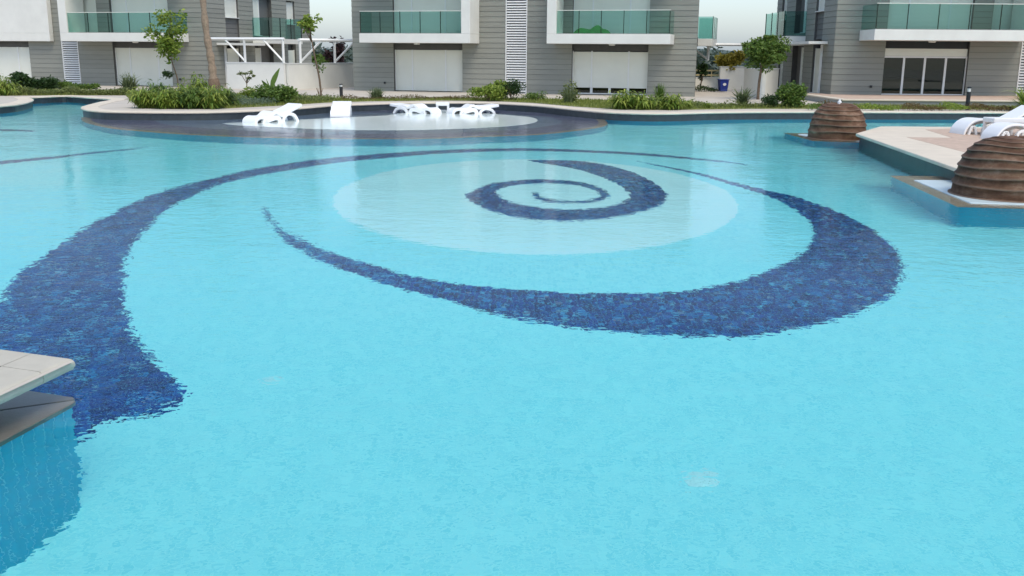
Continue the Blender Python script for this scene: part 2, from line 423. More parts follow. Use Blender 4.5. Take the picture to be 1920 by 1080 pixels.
def coping(name, path, material, width=0.5, over=0.06, parent=None, **kw):
    """rounded kerb along a path whose left side is dry land"""
    prof = [(width, DECK - 0.02), (width, DECK), (0.0, DECK), (-over + 0.02, DECK - 0.004), (-over, DECK - 0.025), (-over, DECK - 0.05), (-over + 0.02, DECK - 0.068), (0.02, DECK - 0.07)]
    rows = [offset_path(path, d) for d, z in prof]; m = MB(); k = len(path)
    v = [(p.x, p.y, prof[j][1]) for j, r_ in enumerate(rows) for p in r_]
    f = [(j * k + i, j * k + i + 1, (j + 1) * k + i + 1, (j + 1) * k + i) for j in range(len(prof) - 1) for i in range(k - 1)]
    return m.add(v, f).build(name, material, parent, smooth=False, **kw)
coping('pool_kerb', edge, 'coping', kind='structure')

# mosaic figures on the floor -----------------------------------------------------------------
SWEEP = ([(-60, 605), (0, 567), (8.5, 546), (47, 503.5), (98, 469.5), (141, 440), (179, 416), (223, 394), (287, 365), (350, 346), (400, 335), (450, 322.5), (500, 313), (560, 303.5),
          (634, 294.7), (717, 288), (804, 282.4), (888, 279), (948, 278), (1019, 278.5), (1079, 280.6), (1160, 284), (1227, 289), (1293, 295), (1359, 302), (1402, 309)],
         [(1402, 310), (1359, 304.2), (1293, 298.6), (1227, 293.2), (1160, 288.6), (1079, 285.2), (1019, 283.2), (948, 283.3), (888, 285), (804, 289.5), (717, 297), (640, 304), (560, 316),
          (480, 330), (425, 342.5), (375, 360), (337, 378), (312, 393), (284, 421), (255, 448), (238.5, 474), (232, 516), (234, 559), (247, 618), (272, 652), (298, 687), (341, 725), (349, 744),
          (307, 768), (255, 782), (204, 791), (153, 819), (100, 850), (-120, 960)])
CRESCENT = ([(493, 385), (497.5, 399), (516, 429), (538, 452.5), (569, 471), (632, 504), (694, 523), (757, 543), (819, 559), (882, 579), (944, 594.7), (1007, 605.6), (1060, 614), (1130, 621),
             (1200, 626), (1268, 628.5), (1330, 631), (1390, 631.6), (1471, 622), (1552, 603), (1620, 581.5), (1674, 551.7), (1690, 508), (1682, 473), (1660, 449), (1620, 421.7), (1579, 400),
             (1500, 371.5), (1450, 359), (1394, 346.5), (1347, 333.4), (1300, 322), (1247, 311.5), (1194, 302)],
            [(1247, 313.8), (1300, 325.5), (1347, 338.5), (1394, 353), (1450, 372), (1500, 399), (1522, 421.7), (1525, 448.8), (1511, 470), (1471, 495), (1403, 522), (1335, 538), (1268, 547.6),
             (1200, 550.5), (1130, 551), (1060, 549), (976, 545), (897, 537), (804, 523), (741, 510), (679, 491.6), (616, 471), (569, 451), (522, 426), (504, 399)])
SPIRAL = ([(990, 300.6), (1050, 300), (1112, 305), (1175, 319), (1215, 336.6), (1244, 357), (1250, 369.4), (1237, 385), (1200, 397.5), (1144, 408.4), (1081, 413.8), (1034, 413.8), (987, 410), (940, 400.6),
           (900, 386.6), (873, 369.4), (884, 360), (915, 346), (956, 339.7), (1003, 336.6), (1050, 337.5), (1097, 342.8), (1128, 353.8), (1143, 364.7), (1131, 374), (1097, 381), (1056, 380.5), (1019, 377.5), (997, 366), (1006, 359)],
          [(1012, 368), (1031, 373.5), (1060, 376.5), (1092, 376.5), (1117, 371), (1124, 364.7), (1111, 354.8), (1081, 347.3), (1044, 344.5), (1003, 344.2), (962, 347.4), (937, 353.8), (932, 363), (947, 374), (975, 383.4), (1019, 389.7),
           (1065, 392.8), (1112, 391), (1150, 385), (1175, 375.6), (1181, 366), (1169, 352), (1144, 338), (1112, 327), (1075, 316), (1034, 308.4), (1004, 304)])
LINE_L = ([(-160, 318), (0, 302), (100, 293), (175, 285), (237, 279.5), (285, 275)], [(237, 281.5), (175, 288), (100, 297.5), (0, 308), (-160, 327)])
LINE_F = ([(-120, 239), (0, 241.5), (55, 244.5), (68, 246.3)], [(55, 246.6), (0, 245.2), (-120, 245)])
def figure(two):
    a = smooth_path([under(x, y, DEPTH) for x, y in two[0]], 4); b_ = smooth_path([under(x, y, DEPTH) for x, y in two[1]], 4)
    return np.array([(p.x, p.y) for p in a + b_])
def inside(poly, pts):
    x, y = pts[:, 0], pts[:, 1]; r = np.zeros(len(pts), bool); j = len(poly) - 1
    for i in range(len(poly)):
        xi, yi = poly[i]; xj, yj = poly[j]
        if yi != yj:
            c = ((yi > y) != (yj > y)) & (x < (xj - xi) * (y - yi) / (yj - yi) + xi); r ^= c
        j = i
    return r
TILE = 0.06
def tile_field(poly):
    lo = np.floor(poly.min(0) / TILE).astype(int); hi = np.ceil(poly.max(0) / TILE).astype(int)
    gx, gy = np.meshgrid(np.arange(lo[0], hi[0]), np.arange(lo[1], hi[1]))
    g = (np.stack([gx.ravel(), gy.ravel()], 1) + 0.5) * TILE
    return g[inside(poly, g)]
def quads(name, centres, half, z, material, parent, **kw):
    n = len(centres); c = np.repeat(centres, 8, 0)
    h = np.tile(np.array([(-1, -1), (1, -1), (1, 1), (-1, 1)]) * half, (2 * n, 1))
    xy = c + h; zz = np.tile(np.r_[np.full(4, -DEPTH + 0.001), np.full(4, z)], n)
    v = np.column_stack([xy, zz]); b8 = np.arange(n)[:, None] * 8
    f = np.concatenate([b8 + np.array(q) for q in ((4, 5, 6, 7), (0, 1, 5, 4), (1, 2, 6, 5), (2, 3, 7, 6), (3, 0, 4, 7))], 0)
    me = bpy.data.meshes.new(name); me.vertices.add(len(v)); me.vertices.foreach_set('co', v.ravel())
    me.loops.add(f.size); me.loops.foreach_set('vertex_index', f.ravel())
    me.polygons.add(len(f)); me.polygons.foreach_set('loop_start', np.arange(len(f)) * 4); me.polygons.foreach_set('loop_total', np.full(len(f), 4))
    me.update(calc_edges=True); me.materials.append(MATS[material])
    o = bpy.data.objects.new(name, me); COL.objects.link(o); o.parent = parent
    return props(o, **kw)
# pale disc
dl, dr, dn, df = (under(*q, DEPTH) for q in ((622, 370), (1402, 388), (1010, 477), (985, 298.5)))
DC = ((dl.x + dr.x) / 2, (dn.y + df.y) / 2); DRX, DRY = (dr.x - dl.x) / 2, (df.y - dn.y) / 2
disc = [(DC[0] + DRX * math.cos(t) , DC[1] + DRY * math.sin(t)) for t in np.linspace(0, 2 * math.pi, 97)[:-1]]
MB().prism(disc, -DEPTH - 0.05, -DEPTH + 0.002, bottom=False).build('pale_mosaic_disc', 'pale_tile', floor)
fields = []
for nm, two in (('sweep', SWEEP), ('crescent', CRESCENT), ('spiral', SPIRAL), ('line', LINE_L), ('line', LINE_F)):
    poly = figure(two)
    fields.append(tile_field(poly))
allt = np.concatenate(fields)
allt = np.unique(np.round(allt, 4), axis=0)
vis = [i for i, p in enumerate(allt) if not (p[0] < -2.3 - 0.08 * (p[1] - 5) and p[1] < 6.9)]
near = sorted(vis, key=lambda i: allt[i][0] ** 2 + allt[i][1] ** 2)[:300]
keep = np.ones(len(allt), bool); keep[near] = False
quads('mosaic_bed', allt, TILE / 2, -DEPTH + 0.004, 'band_grout', floor, kind='stuff')
quads('mosaic_field', allt[keep], TILE * 0.44, -DEPTH + 0.009, 'cobalt_tile', floor, kind='stuff')
tm = MB().box(-TILE * .44, TILE * .44, -TILE * .44, TILE * .44, 0, 0.006).mesh('mosaic_tile', 'cobalt_tile')
for i in near: inst('mosaic_tile', tm, floor, (allt[i][0], allt[i][1], -DEPTH + 0.0035))

# drains
for (x, y, r_), lb in (((507, 714, 0.075), 'small round white drain grate on the pool floor near the pier'),
                       ((1312, 900, 0.12), 'round pale drain grate on the pool floor in the right foreground')):
    p = under(x, y, DEPTH); e = empty('drain_grate', (p.x, p.y, -DEPTH + 0.003), 0.3, lb, 'drain', 'drain grates in the pool floor')
    MB().lathe([(r_, 0), (r_, 0.008), (r_ * .86, 0.016), (r_ * .80, 0.010), (r_ * .2, 0.010)], 28).build('rim', 'drain_plastic', e)
    for k in range(8):
        a = k * math.pi / 4; m = MB().box(r_ * .22, r_ * .76, -r_ * .05, r_ * .05, 0.008, 0.018)
        m.build('spoke', 'drain_plastic', e, rz=a)

# ------------------------------------------------------------------ shallow sun terrace under the loungers
rim_px = [(152, 221), (158, 230), (190, 238.5), (225, 244), (325, 252), (400, 256), (480, 259), (618, 261.5), (720, 262), (800, 261.5), (912, 257.5), (1007, 254), (1079, 246.7), (1127, 239.5), (1139, 232), (1132, 224)]
pale_px = [(418, 233), (440, 236.5), (499, 239.5), (598, 244), (697, 246), (770, 245.8), (840, 244), (936, 239.5), (990, 234), (1008, 227.8), (994, 221.5), (948, 217)]
rim = smooth_path([at(x, y, -0.02) for x, y in rim_px], 5)
rim += [rim[-1] + Vector((-0.6, 6, 0)), rim[0] + Vector((0.5, 6, 0))]
rim = [(p.x, p.y) for p in rim]
def shrink(poly, d):
    c = []; n = len(poly); ar = sum(poly[i][0] * poly[(i + 1) % n][1] - poly[(i + 1) % n][0] * poly[i][1] for i in range(n)); s = 1 if ar > 0 else -1
    for i in range(n):
        a = Vector((*poly[i - 1], 0)); b_ = Vector((*poly[(i + 1) % n], 0)); t = (b_ - a).normalized(); c.append((poly[i][0] - t.y * d * s, poly[i][1] + t.x * d * s))
    return c
pale = smooth_path([at(x, y, -0.03) for x, y in pale_px], 5)
pale += [pale[-1] + Vector((-3, 3.5, 0)), pale[0] + Vector((4.5, 4.5, 0))]
pale = [(p.x, p.y) for p in pale]
inner = shrink(rim, 0.28)
mid = [(a[0] * .5 + b_[0] * .5, a[1] * .5 + b_[1] * .5) for a, b_ in zip([inner[int(i * (len(inner) - 1) / 59)] for i in range(60)], [pale[int(i * (len(pale) - 1) / 59)] for i in range(60)])]
terr = MB().prism(rim, -DEPTH - 0.05, -0.075, bottom=False).build('sun_terrace', 'wall_tile', kind='structure')
MB().prism(rim, -0.078, -0.035, bottom=False).build('stone_rim', 'khaki_stone', terr)
MB().prism(inner, -0.10, -0.030, bottom=False).build('dark_mosaic_ring', 'terrace_dark', terr)
MB().prism(mid, -0.10, -0.026, bottom=False).build('grey_mosaic_ring', 'terrace_mid', terr)
MB().prism(pale, -0.10, 0.003, bottom=False).build('pale_mosaic_floor', 'terrace_pale', terr)

# ------------------------------------------------------------------ foreground pier: kerb slabs, wet ledge, tiled wall
C0 = Vector((-2.80, 6.07, 0))
nd, fd = NEAR_DIR, FAR_DIR
pier = empty('pier', (C0.x, C0.y, 0), 0, 'beige stone pool edge with wet ledge and blue tiled wall in the left foreground', 'pool edge')
def P2(a, b_): q = nd * a + fd * b_; return (q.x, q.y)
def slab(a0, a1, b0, b1, g=0.004):
    return MB().prism([P2(a0 + g, b0 + g), P2(a1 - g, b0 + g), P2(a1 - g, b1 - g), P2(a0 + g, b1 - g)], DECK - 0.085, DECK)
W_ = 0.31
def nose(a0, a1, b0, b1, near, far):
    """kerb slab with a rounded nose on the sides that face the water"""
    g = 0.0025; R_ = 0.042; zt = DECK; zb = DECK - 0.085
    prof = [(R_ * (1 - math.sin(t)), -R_ * (1 - math.cos(t))) for t in np.linspace(0, math.pi / 2, 6)] + [(0.0, -0.055), (0.012, -0.078), (0.03, -0.085)]
    m = MB(); rings = []
    for o, dz in prof:
        A0 = a0 + g + (o if far else min(o, .002)); B0 = b0 + g + (o if near else min(o, .002))
        rings.append([(*P2(A0, B0), zt + dz), (*P2(a1 - g, B0), zt + dz), (*P2(a1 - g, b1 - g), zt + dz), (*P2(A0, b1 - g), zt + dz)])
    v = [p for r_ in rings for p in r_]
    f = [(4 * i + j, 4 * i + (j + 1) % 4, 4 * i + 4 + (j + 1) % 4, 4 * i + 4 + j) for i in range(len(rings) - 1) for j in range(4)]
    f += [(3, 2, 1, 0), tuple(4 * (len(rings) - 1) + k for k in range(4))]
    m.add(v, f).build('kerb_slab', 'stone_near', pier)
nose(0, W_, 0, W_ + .02, True, True)
for k in range(6): nose(W_ + k * .62, W_ + (k + 1) * .62, 0, W_ + .02, True, False)
for k in range(9): nose(0, W_, W_ + .02 + k * .62, W_ + .02 + (k + 1) * .62, False, True)
for i in range(5):
    for k in range(7): slab(W_ + i * .62, W_ + (i + 1) * .62, W_ + .02 + k * .62, W_ + .02 + (k + 1) * .62).build('paving_slab', 'stone_near', pier, bevel=0.008)
MB().prism([P2(.42, .42), P2(4.6, .42), P2(4.6, 35), P2(.42, 35)], -DEPTH, DECK - 0.08).build('core', 'slate_tile', pier)
MB().prism([P2(.035, .01), P2(.05, -.012), P2(.085, -.02), P2(4.6, -.02), P2(4.6, .5), P2(.51, .5)], -0.075, 0.004).build('wet_ledge', 'wet_stone', pier, bevel=0.012)
MB().prism([P2(.03, .015), P2(.50, .505), P2(.50, 30), P2(-.01, 30), P2(-.01, .06), P2(.008, .03)], -0.075, 0.002).build('wet_ledge', 'wet_stone', pier, bevel=0.01)
gb = MB().prism([P2(.035, .035), P2(4.5, .035), P2(4.5, .3), P2(.035, .3)], -DEPTH, -0.078).build('tile_bed', 'wall_grout', pier)
MB().prism([P2(.035, .305), P2(.3, .305), P2(.3, 30), P2(.035, 30)], -DEPTH, -0.078).build('tile_bed', 'wall_grout', pier)
tw, th = 0.0965, 0.30
t_me = MB().box(0, tw - 0.012, 0, 0.0006, 0, th - 0.002).mesh('wall_tile', 'wall_tile')
rz = math.atan2(nd.y, nd.x)
for k in range(24):
    for j in range(6):
        q = nd * (.035 + k * tw) + fd * .035
        inst('wall_tile', t_me, gb, (q.x, q.y, -DEPTH + 0.01 + j * th), rz=rz + math.pi * 0)
rzf = math.atan2(fd.y, fd.x)

# ------------------------------------------------------------------ right-hand deck, plinths and pots
deck_poly = [(8.75, 25.5), (7.82, 17.2), (9.4, 14.2), (9.1, 11.0), (44, 11), (44, 28.6), (10.34, 28.2)]
dk = MB().prism(deck_poly, DECK - 0.075, DECK).build('sun_deck', 'coping', bevel=0.02, kind='structure')
MB().prism(shrink(deck_poly, 0.10), -DEPTH, DECK - 0.078).build('deck_wall', 'slate_tile', dk)
pink = [at(x, y, DECK) for x, y in [(1735, 243), (1800, 240.6), (1990, 242), (1990, 345), (1900, 314), (1815, 287), (1700, 257.5), (1785, 258.5)]]
MB().prism([(p.x, p.y) for p in pink], DECK - 0.02, DECK + 0.004, bottom=False).build('pink_paving', 'pink_paver', dk)

def plinth(name, poly, top_poly, label):
    e = empty(name, (poly[0][0], poly[0][1], -DEPTH), 0, label, 'plinth', 'white plinths under the clay domes')
    o = (poly[0][0], poly[0][1])
    loc = lambda pl: [(p[0] - o[0], p[1] - o[1]) for p in pl]
    MB().prism(shrink(loc(poly), 0.04), 0, DEPTH - 0.075).build('tiled_base', 'wall_tile', e)
    MB().prism(loc(poly), DEPTH - 0.07, DEPTH - 0.006).build('stone_rim', 'khaki_stone', e, bevel=0.008)
    MB().prism(loc(top_poly), DEPTH - 0.02, DEPTH + 0.016).build('white_top', 'plinth_white', e, bevel=0.015)
plinth('dome_plinth', [(7.14, 18.75), (6.72, 14.85), (10.2, 14.3), (10.2, 18.6)], [(7.30, 18.0), (7.05, 15.15), (9.8, 14.72), (9.8, 18.0)],
       'pale plinth with khaki stone rim under the nearer clay dome')
plinth('dome_plinth', [(7.9, 29.2), (7.95, 26.5), (9.6, 25.9), (9.9, 29.0)], [(8.15, 28.6), (8.3, 26.85), (9.4, 26.25), (9.6, 28.5)],
       'pale plinth with khaki stone rim under the farther clay dome')

def dome(loc, rad, hgt, label, nring=8, rz=0.0, nozzle=True):
    e = empty('clay_dome', loc, rz, label, 'clay dome', 'ribbed clay dome fountains in the pool')
    prof = [(rad * 1.03, 0.0), (rad * 1.03, 0.018), (rad * 0.975, 0.026)]
    for i in range(nring):           # each course flares out at its foot and overhangs the one below
        for t in (0.0, 0.06, 0.14, 0.24, 0.38, 0.60, 0.97):
            u = (i + t) / nring; ang = u * math.pi / 2
            r0 = rad * (math.cos(ang * 0.96) ** 0.58); z0 = hgt * (0.03 + 0.97 * math.sin(ang) ** 1.05)
            lip = rad * (1 - .3 * u) * (0.0 if i == 0 else 0.034 * math.exp(-((t - .13) / .21) ** 2))
            prof.append((max(r0 - 0.025 * rad + lip, 0.05), z0))
    prof.append((0.09 * rad, hgt * 1.0))
    prof.append((0.02, hgt * 1.0))
    m = MB().lathe(prof, 72)
    rnd = random.Random(rad * 100)
    ph = [rnd.uniform(0, 6.28) for _ in range(6)]
    m.v = [(x * (1 + .010 * math.sin(2 * math.atan2(y, x) + ph[0] + z * 3) + .006 * math.sin(5 * math.atan2(y, x) + ph[1] + z * 9)),
            y * (1 + .010 * math.sin(2 * math.atan2(y, x) + ph[0] + z * 3) + .006 * math.sin(5 * math.atan2(y, x) + ph[1] + z * 9)),
            z + .014 * math.sin(2 * math.atan2(y, x) + ph[2] + z * 5) + .006 * math.sin(5 * math.atan2(y, x) + ph[3] + z * 11) * (1 if z > .03 else 0) - (.014 * math.sin(2 * math.atan2(y, x) + ph[2] + z * 5) if z <= .03 else 0)) for x, y, z in m.v]
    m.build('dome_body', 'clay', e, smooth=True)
    if nozzle: MB().lathe([(0.055, hgt - .03), (0.055, hgt + .05), (0.03, hgt + .06), (0.03, hgt + .10), (0.015, hgt + .105)], 14).build('nozzle', 'plastic_white', e)
    return e
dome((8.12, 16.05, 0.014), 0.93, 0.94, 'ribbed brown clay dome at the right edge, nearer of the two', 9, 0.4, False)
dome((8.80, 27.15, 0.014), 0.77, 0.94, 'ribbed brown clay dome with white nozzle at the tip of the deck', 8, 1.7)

# ------------------------------------------------------------------ loungers and tables
def ribbon(m, top, thick, w):
    """a bent sheet of moulded plastic: a side curve given a thickness and pulled across the width"""
    pts = [Vector((p[0], 0, p[1])) for p in top]; n = len(pts); off = []
    for i, p in enumerate(pts):
        t = (pts[min(i + 1, n - 1)] - pts[max(i - 1, 0)]).normalized(); off.append(Vector((p.x + t.z * thick, 0, p.z - t.x * thick)))
    v = []
    for y in (-w / 2, w / 2):
        v += [(p.x, y, p.z) for p in pts] + [(p.x, y, p.z) for p in off]
    f = []
    N = 2 * n
    for i in range(n - 1):
        f += [(i, i + 1, N + i + 1, N + i), (n + i, N + n + i, N + n + i + 1, n + i + 1), (i, n + i, n + i + 1, i + 1), (N + i, N + i + 1, N + n + i + 1, N + n + i)]
    f += [(0, N, N + n, n), (n - 1, 2 * n - 1, N + 2 * n - 1, N + n - 1)]
    return m.add(v, f)
def make_lounger(loc, rz, label, deep=0.0, back=0.0):
    e = empty('sun_lounger', loc, rz, label, 'lounger', 'white moulded sun loungers')
    w = 0.68
    hb = .58 + back
    top = smooth_path([(0, 0, -.02), (.01, 0, .08), (.07, 0, .17), (.22, 0, .235), (.42, 0, .225), (.58, 0, .235), (.72, 0, .33), (.86, 0, .365), (.98, 0, .31), (1.08, 0, .27), (1.2, 0, .27 + .12 * hb), (1.5, 0, .27 + .55 * (hb - .27)), (1.86, 0, hb)], 5)
    ribbon(MB(), [(p.x, p.z) for p in top], 0.10, w).build('seat_shell', 'plastic_white', e, smooth=False, bevel=0.02)
    ah = .22 + .30 * (hb - .27)
    for y in (-w / 2 + .05, w / 2 - .05):
        arch = smooth_path([(1.04, 0, -.02), (1.10, 0, ah * .55), (1.25, 0, ah * .95), (1.42, 0, ah), (1.62, 0, ah * .72), (1.76, 0, -.02)], 5)
        ribbon(MB(), [(p.x, p.z) for p in arch], 0.105, 0.12).build('back_leg', 'plastic_white', e, loc=(0, y, 0), bevel=0.015)
        arch = smooth_path([(.30, 0, -.02), (.34, 0, .12), (.52, 0, .18), (.84, 0, .24), (1.0, 0, .16), (1.06, 0, -.02)], 4)
        ribbon(MB(), [(p.x, p.z) for p in arch], 0.15, 0.12).build('seat_leg', 'plastic_white', e, loc=(0, y, 0), bevel=0.012)
    return e
def lounger_px(a, b_, z, label, **k):
    p, q = at(*a, z), at(*b_, z); return make_lounger((p.x, p.y, z), math.atan2(q.y - p.y, q.x - p.x), label, **k)
LZ = -0.02
lounger_px((466, 232), (560, 226.5), LZ, 'white wave shaped sun lounger standing alone at the left of the shallow terrace')
p = at(640, 219, LZ); make_lounger((p.x + .02, p.y - .4, LZ), math.pi / 2 + 0.12, 'white sun lounger seen end on, between the lone lounger and the pair', back=-.10)
p = at(820, 214.3, LZ); make_lounger((p.x, p.y, LZ), math.pi - 0.45, 'white sun lounger with head to the left, left of the little table', back=-.22)
p = at(842, 214.3, LZ); make_lounger((p.x, p.y, LZ), 0.40, 'white sun lounger with head to the right, right of the little table', back=-.22)
def side_table(loc, rz, label, w, d, h):
    e = empty('side_table', loc, rz, label, 'side table', 'white plastic side tables')
    MB().box(-w / 2, w / 2, -d / 2, d / 2, h - .12, h).build('table_top', 'plastic_white', e, bevel=0.02)
    for sx in (-1, 1):
        for sy in (-1, 1): MB().box(-.035, .035, -.035, .035, -.02, h - .115).build('leg', 'plastic_white', e, loc=(sx * (w / 2 - .045), sy * (d / 2 - .045), 0), bevel=0.006)
p = at(829, 213, LZ); side_table((p.x, p.y + .35, LZ), 0.02, 'small white table standing in the shallow water between two loungers', .5, .45, .40)
def deck_lounger(loc, rz, label):
    e = empty('sun_lounger', loc, rz, label, 'lounger', 'white arched deck loungers')
    w = 0.70
    top = smooth_path([(0, 0, 0), (.05, 0, .16), (.20, 0, .32), (.42, 0, .395), (.8, 0, .38), (1.15, 0, .36), (1.35, 0, .42), (1.9, 0, .72)], 6)
    ribbon(MB(), [(p.x, p.z) for p in top], 0.05, w).build('seat_shell', 'plastic_white', e, bevel=0.012)
    for y in (-w / 2 + .05, w / 2 - .05):
        for x0, x1, hh in ((.12, .38, .22), (.50, 1.18, .30), (1.25, 1.70, .34)):
            arch = smooth_path([(x0, 0, 0), (x0 + .04, 0, hh * .7), ((x0 + x1) / 2 - .05, 0, hh), ((x0 + x1) / 2 + .05, 0, hh), (x1 - .04, 0, hh * .7), (x1, 0, 0)], 4)
            ribbon(MB(), [(p.x, p.z) for p in arch], 0.06, 0.10).build('leg_arch', 'plastic_white', e, loc=(0, y, 0), bevel=0.01)
p = at(1799, 252, DECK); deck_lounger((p.x, p.y + .2, DECK), 0.10, 'white arched sun lounger on the deck, behind the white table')
p = at(1853, 262.5, DECK); deck_lounger((p.x, p.y + .05, DECK), 0.06, 'white arched sun lounger on the deck behind the nearer clay dome')
p = at(1880, 257, DECK); side_table((p.x + .25, p.y + .25, DECK), 0.05, 'white side table between the two loungers on the deck', 1.1, .55, .46)

# ------------------------------------------------------------------ houses
PITCH_B = 0.25
def make_board(name, material, flip=1):
    g = 0.011
    return MB().add([(0, 0, 0), (1, 0, 0), (1, -.026, 0), (0, -.026, 0), (0, 0, PITCH_B - g), (1, 0, PITCH_B - g), (1, -.012, PITCH_B - g), (0, -.012, PITCH_B - g)],
                    [(0, 1, 2, 3), (4, 7, 6, 5), (3, 2, 6, 7), (1, 0, 4, 5), (0, 3, 7, 4), (2, 1, 5, 6)]).mesh(name, material)
BOARD = make_board('board', 'board'); DBOARD = make_board('board', 'dark_board')
HW, HT = 8.75, 6.2
VIEW_Z = 4.7
def shutter(parent, name, a0, a1, z0, z1, y, dividers=(), xf=None):
    """roller shutter with ribbed slats, split by guide posts"""
    cuts = [a0] + list(dividers) + [a1]; e = None
    for i in range(len(cuts) - 1):
        l_, r_ = cuts[i] + .03, cuts[i + 1] - .03; m = MB(); nz = int((z1 - z0) / .055); v = []; f = []
        for k in range(nz):
            za = z0 + k * .055; v += [(l_, y, za), (r_, y, za), (l_, y - .010, za + .028), (r_, y - .010, za + .028), (l_, y, za + .055), (r_, y, za + .055)]
            q = k * 6; f += [(q, q + 1, q + 3, q + 2), (q + 2, q + 3, q + 5, q + 4)]
        m.add(v, f)
        if xf: m.v = [xf(p) for p in m.v]
        m.build(name, 'shutter', parent)
    for c in cuts:
        m = MB().box(c - .035, c + .035, y - .035, y + .03, z0, z1)
        if xf: m.v = [xf(p) for p in m.v]
        m.build('guide_post', 'frame_white', parent)
def house(label, loc, yaw, z0, depth=12.0, col_in=1.9, col_w=.45, proj=1.5, small=False, side=None, taper=0.0, raised=False, door=False, left_solid=False):
    H = empty('house', (loc[0], loc[1], z0), -R(yaw), label, 'house', 'grey clapboard houses round the pool')
    wall = MB()
    # slabs behind the cladding, hollow front rooms, solid core behind
    segs = []
    for s in (-1, 1):
        for a0, a1, b0, b1 in ((.55, 2.8, -.1, HT), (6.5, HW, -.1, HT), (2.8, 6.5, 5.0, HT)):
            if small and a0 == .55 and not (left_solid and s < 0):
                parts = [(.55, 2.8, -.1, 2.8), (.55, .85, 2.8, HT), (1.95, 2.8, 2.8, HT), (.85, 1.95, 5.0, HT)]
            else: parts = [(a0, a1, b0, b1)]
            for q in parts: segs.append((min(s * q[0], s * q[1]), max(s * q[0], s * q[1]), q[2], q[3]))
    for a0, a1, b0, b1 in segs: wall.box(a0, a1, .002, .27, b0, b1)
    tp = math.tan(taper) * depth
    wall.prism([(-HW + .3, 3.4), (HW - .3 - tp * .3, 3.4), (HW - .3 - tp, depth - .1), (-HW + .3, depth - .1)], -.1, HT - .05)
    wall.box(-HW + .29, HW - .29, .275, 3.39, 2.30, 2.75)
    wall.box(-HW + .29, HW - .29, .275, 3.39, HT - .3, HT - .06)
    wall.box(-.5, .5, .20, 3.39, -.1, HT - .07)
    W = wall.build('wall', 'backing', H)
    for s in (-1, 1):        # header recess above the ground-floor openings
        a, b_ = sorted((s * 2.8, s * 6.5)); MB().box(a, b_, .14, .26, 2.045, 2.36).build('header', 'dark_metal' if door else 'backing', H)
    hi = MB()
    def lay(seg, place, me, wallpart):
        a0, a1, b0, b1 = seg; k0 = int(math.floor((b0 + .1) / PITCH_B)); k = k0
        while -.1 + k * PITCH_B < b1 - .02:
            za, zb = max(-.1 + k * PITCH_B, b0), min(-.1 + (k + 1) * PITCH_B, b1)
            if zb - za > .03:
                loc_, rz_ = place(a0, za)
                if za < VIEW_Z: inst('board', me, wallpart, loc_, (a1 - a0, 1, (zb - za) / PITCH_B), rz_)
                else:
                    M = Matrix.Translation(loc_) @ Matrix.Rotation(rz_, 4, 'Z') @ Matrix.Diagonal((a1 - a0, 1, (zb - za) / PITCH_B, 1))
                    hi.add([M @ v.co for v in me.vertices], [tuple(p.vertices) for p in me.polygons])
            k += 1
    for sg in segs: lay(sg, lambda a, z: ((a, 0, z), 0), BOARD, W)
    # side walls
    for s in (-1, 1):
        det = side == s
        if det:
            ss = [(0, 1.95, -.1, HT), (3.35, 4.95, -.1, HT), (7.1, 8.9, -.1, HT), (9.95, depth, -.1, HT), (1.95, 3.35, 4.95, HT), (8.9, 9.95, 4.95, HT), (4.95, 7.1, 5.0, HT), (4.95, 7.1, 2.3, 2.8)]
            dk_ = [(1.95, 3.35, 2.45, 3.72), (8.9, 9.95, 2.45, 3.55)]
        else: ss = [(0, depth, -.1, HT)]; dk_ = []
        sw = MB()
        for a0, a1, b0, b1 in ss: sw.box(min(s * (HW - .002), s * (HW - .27)), max(s * (HW - .002), s * (HW - .27)), a0, a1, b0, b1)
        for a0, a1, b0, b1 in dk_: sw.box(min(s * (HW - .12), s * (HW - .27)), max(s * (HW - .12), s * (HW - .27)), a0, a1, b0, b1)
        if s > 0 and taper: sw.v = [(x - y * math.tan(taper), y, z) for x, y, z in sw.v]
        SW = sw.build('side_wall', 'backing', H)
        def pl(off):
            if s > 0: return lambda a, z: ((HW - off - a * math.sin(taper), a * math.cos(taper), z), math.pi / 2 + taper)
            return lambda a, z: ((-HW + off, a, z), -math.pi / 2)
        for sg in ss:
            g = sg
            if s < 0:      # boards run the other way round on the left side
                L_ = sg[1] - sg[0]; f0 = pl(0); lay(sg, lambda a, z, L_=L_, f0=f0: (f0(a + L_, z)[0], f0(a, z)[1]), BOARD, SW)
            else: lay(sg, pl(0), BOARD, SW)
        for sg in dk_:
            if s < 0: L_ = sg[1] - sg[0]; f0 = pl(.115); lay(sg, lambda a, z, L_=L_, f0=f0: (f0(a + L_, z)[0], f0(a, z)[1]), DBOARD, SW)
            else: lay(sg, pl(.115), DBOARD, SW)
        if det:
            xf = (lambda p: (HW - p[1], p[0], p[2])) if s > 0 else (lambda p: (-HW + p[1], p[0], p[2]))
            def bx(nm, m_, a0, a1, o0, o1, b0, b1, par=H, **k):   # o: distance inside the cladding plane
                m = MB().box(a0, a1, o0, o1, b0, b1); m.v = [xf(p) for p in m.v]
                if s < 0: m.f = [tuple(reversed(q)) for q in m.f]
                return m.build(nm, m_, par, **k)
            for (a0, a1, b0, b1) in ((1.95, 3.35, 3.74, 4.93), (8.9, 9.95, 3.57, 4.93), (1.95, 3.35, 0.0, 2.05), (8.9, 9.95, 0.0, 2.0), (5.0, 5.8, 2.82, 4.95), (5.0, 5.8, 0.0, 2.1)):
                shutter(H, 'window_shutter', a0, a1, b0, b1, .14, (), xf)
                bx('window_sill', 'frame_white', a0 - .02, a1 + .02, -.05, .16, b0 - .04, b0 - .005)
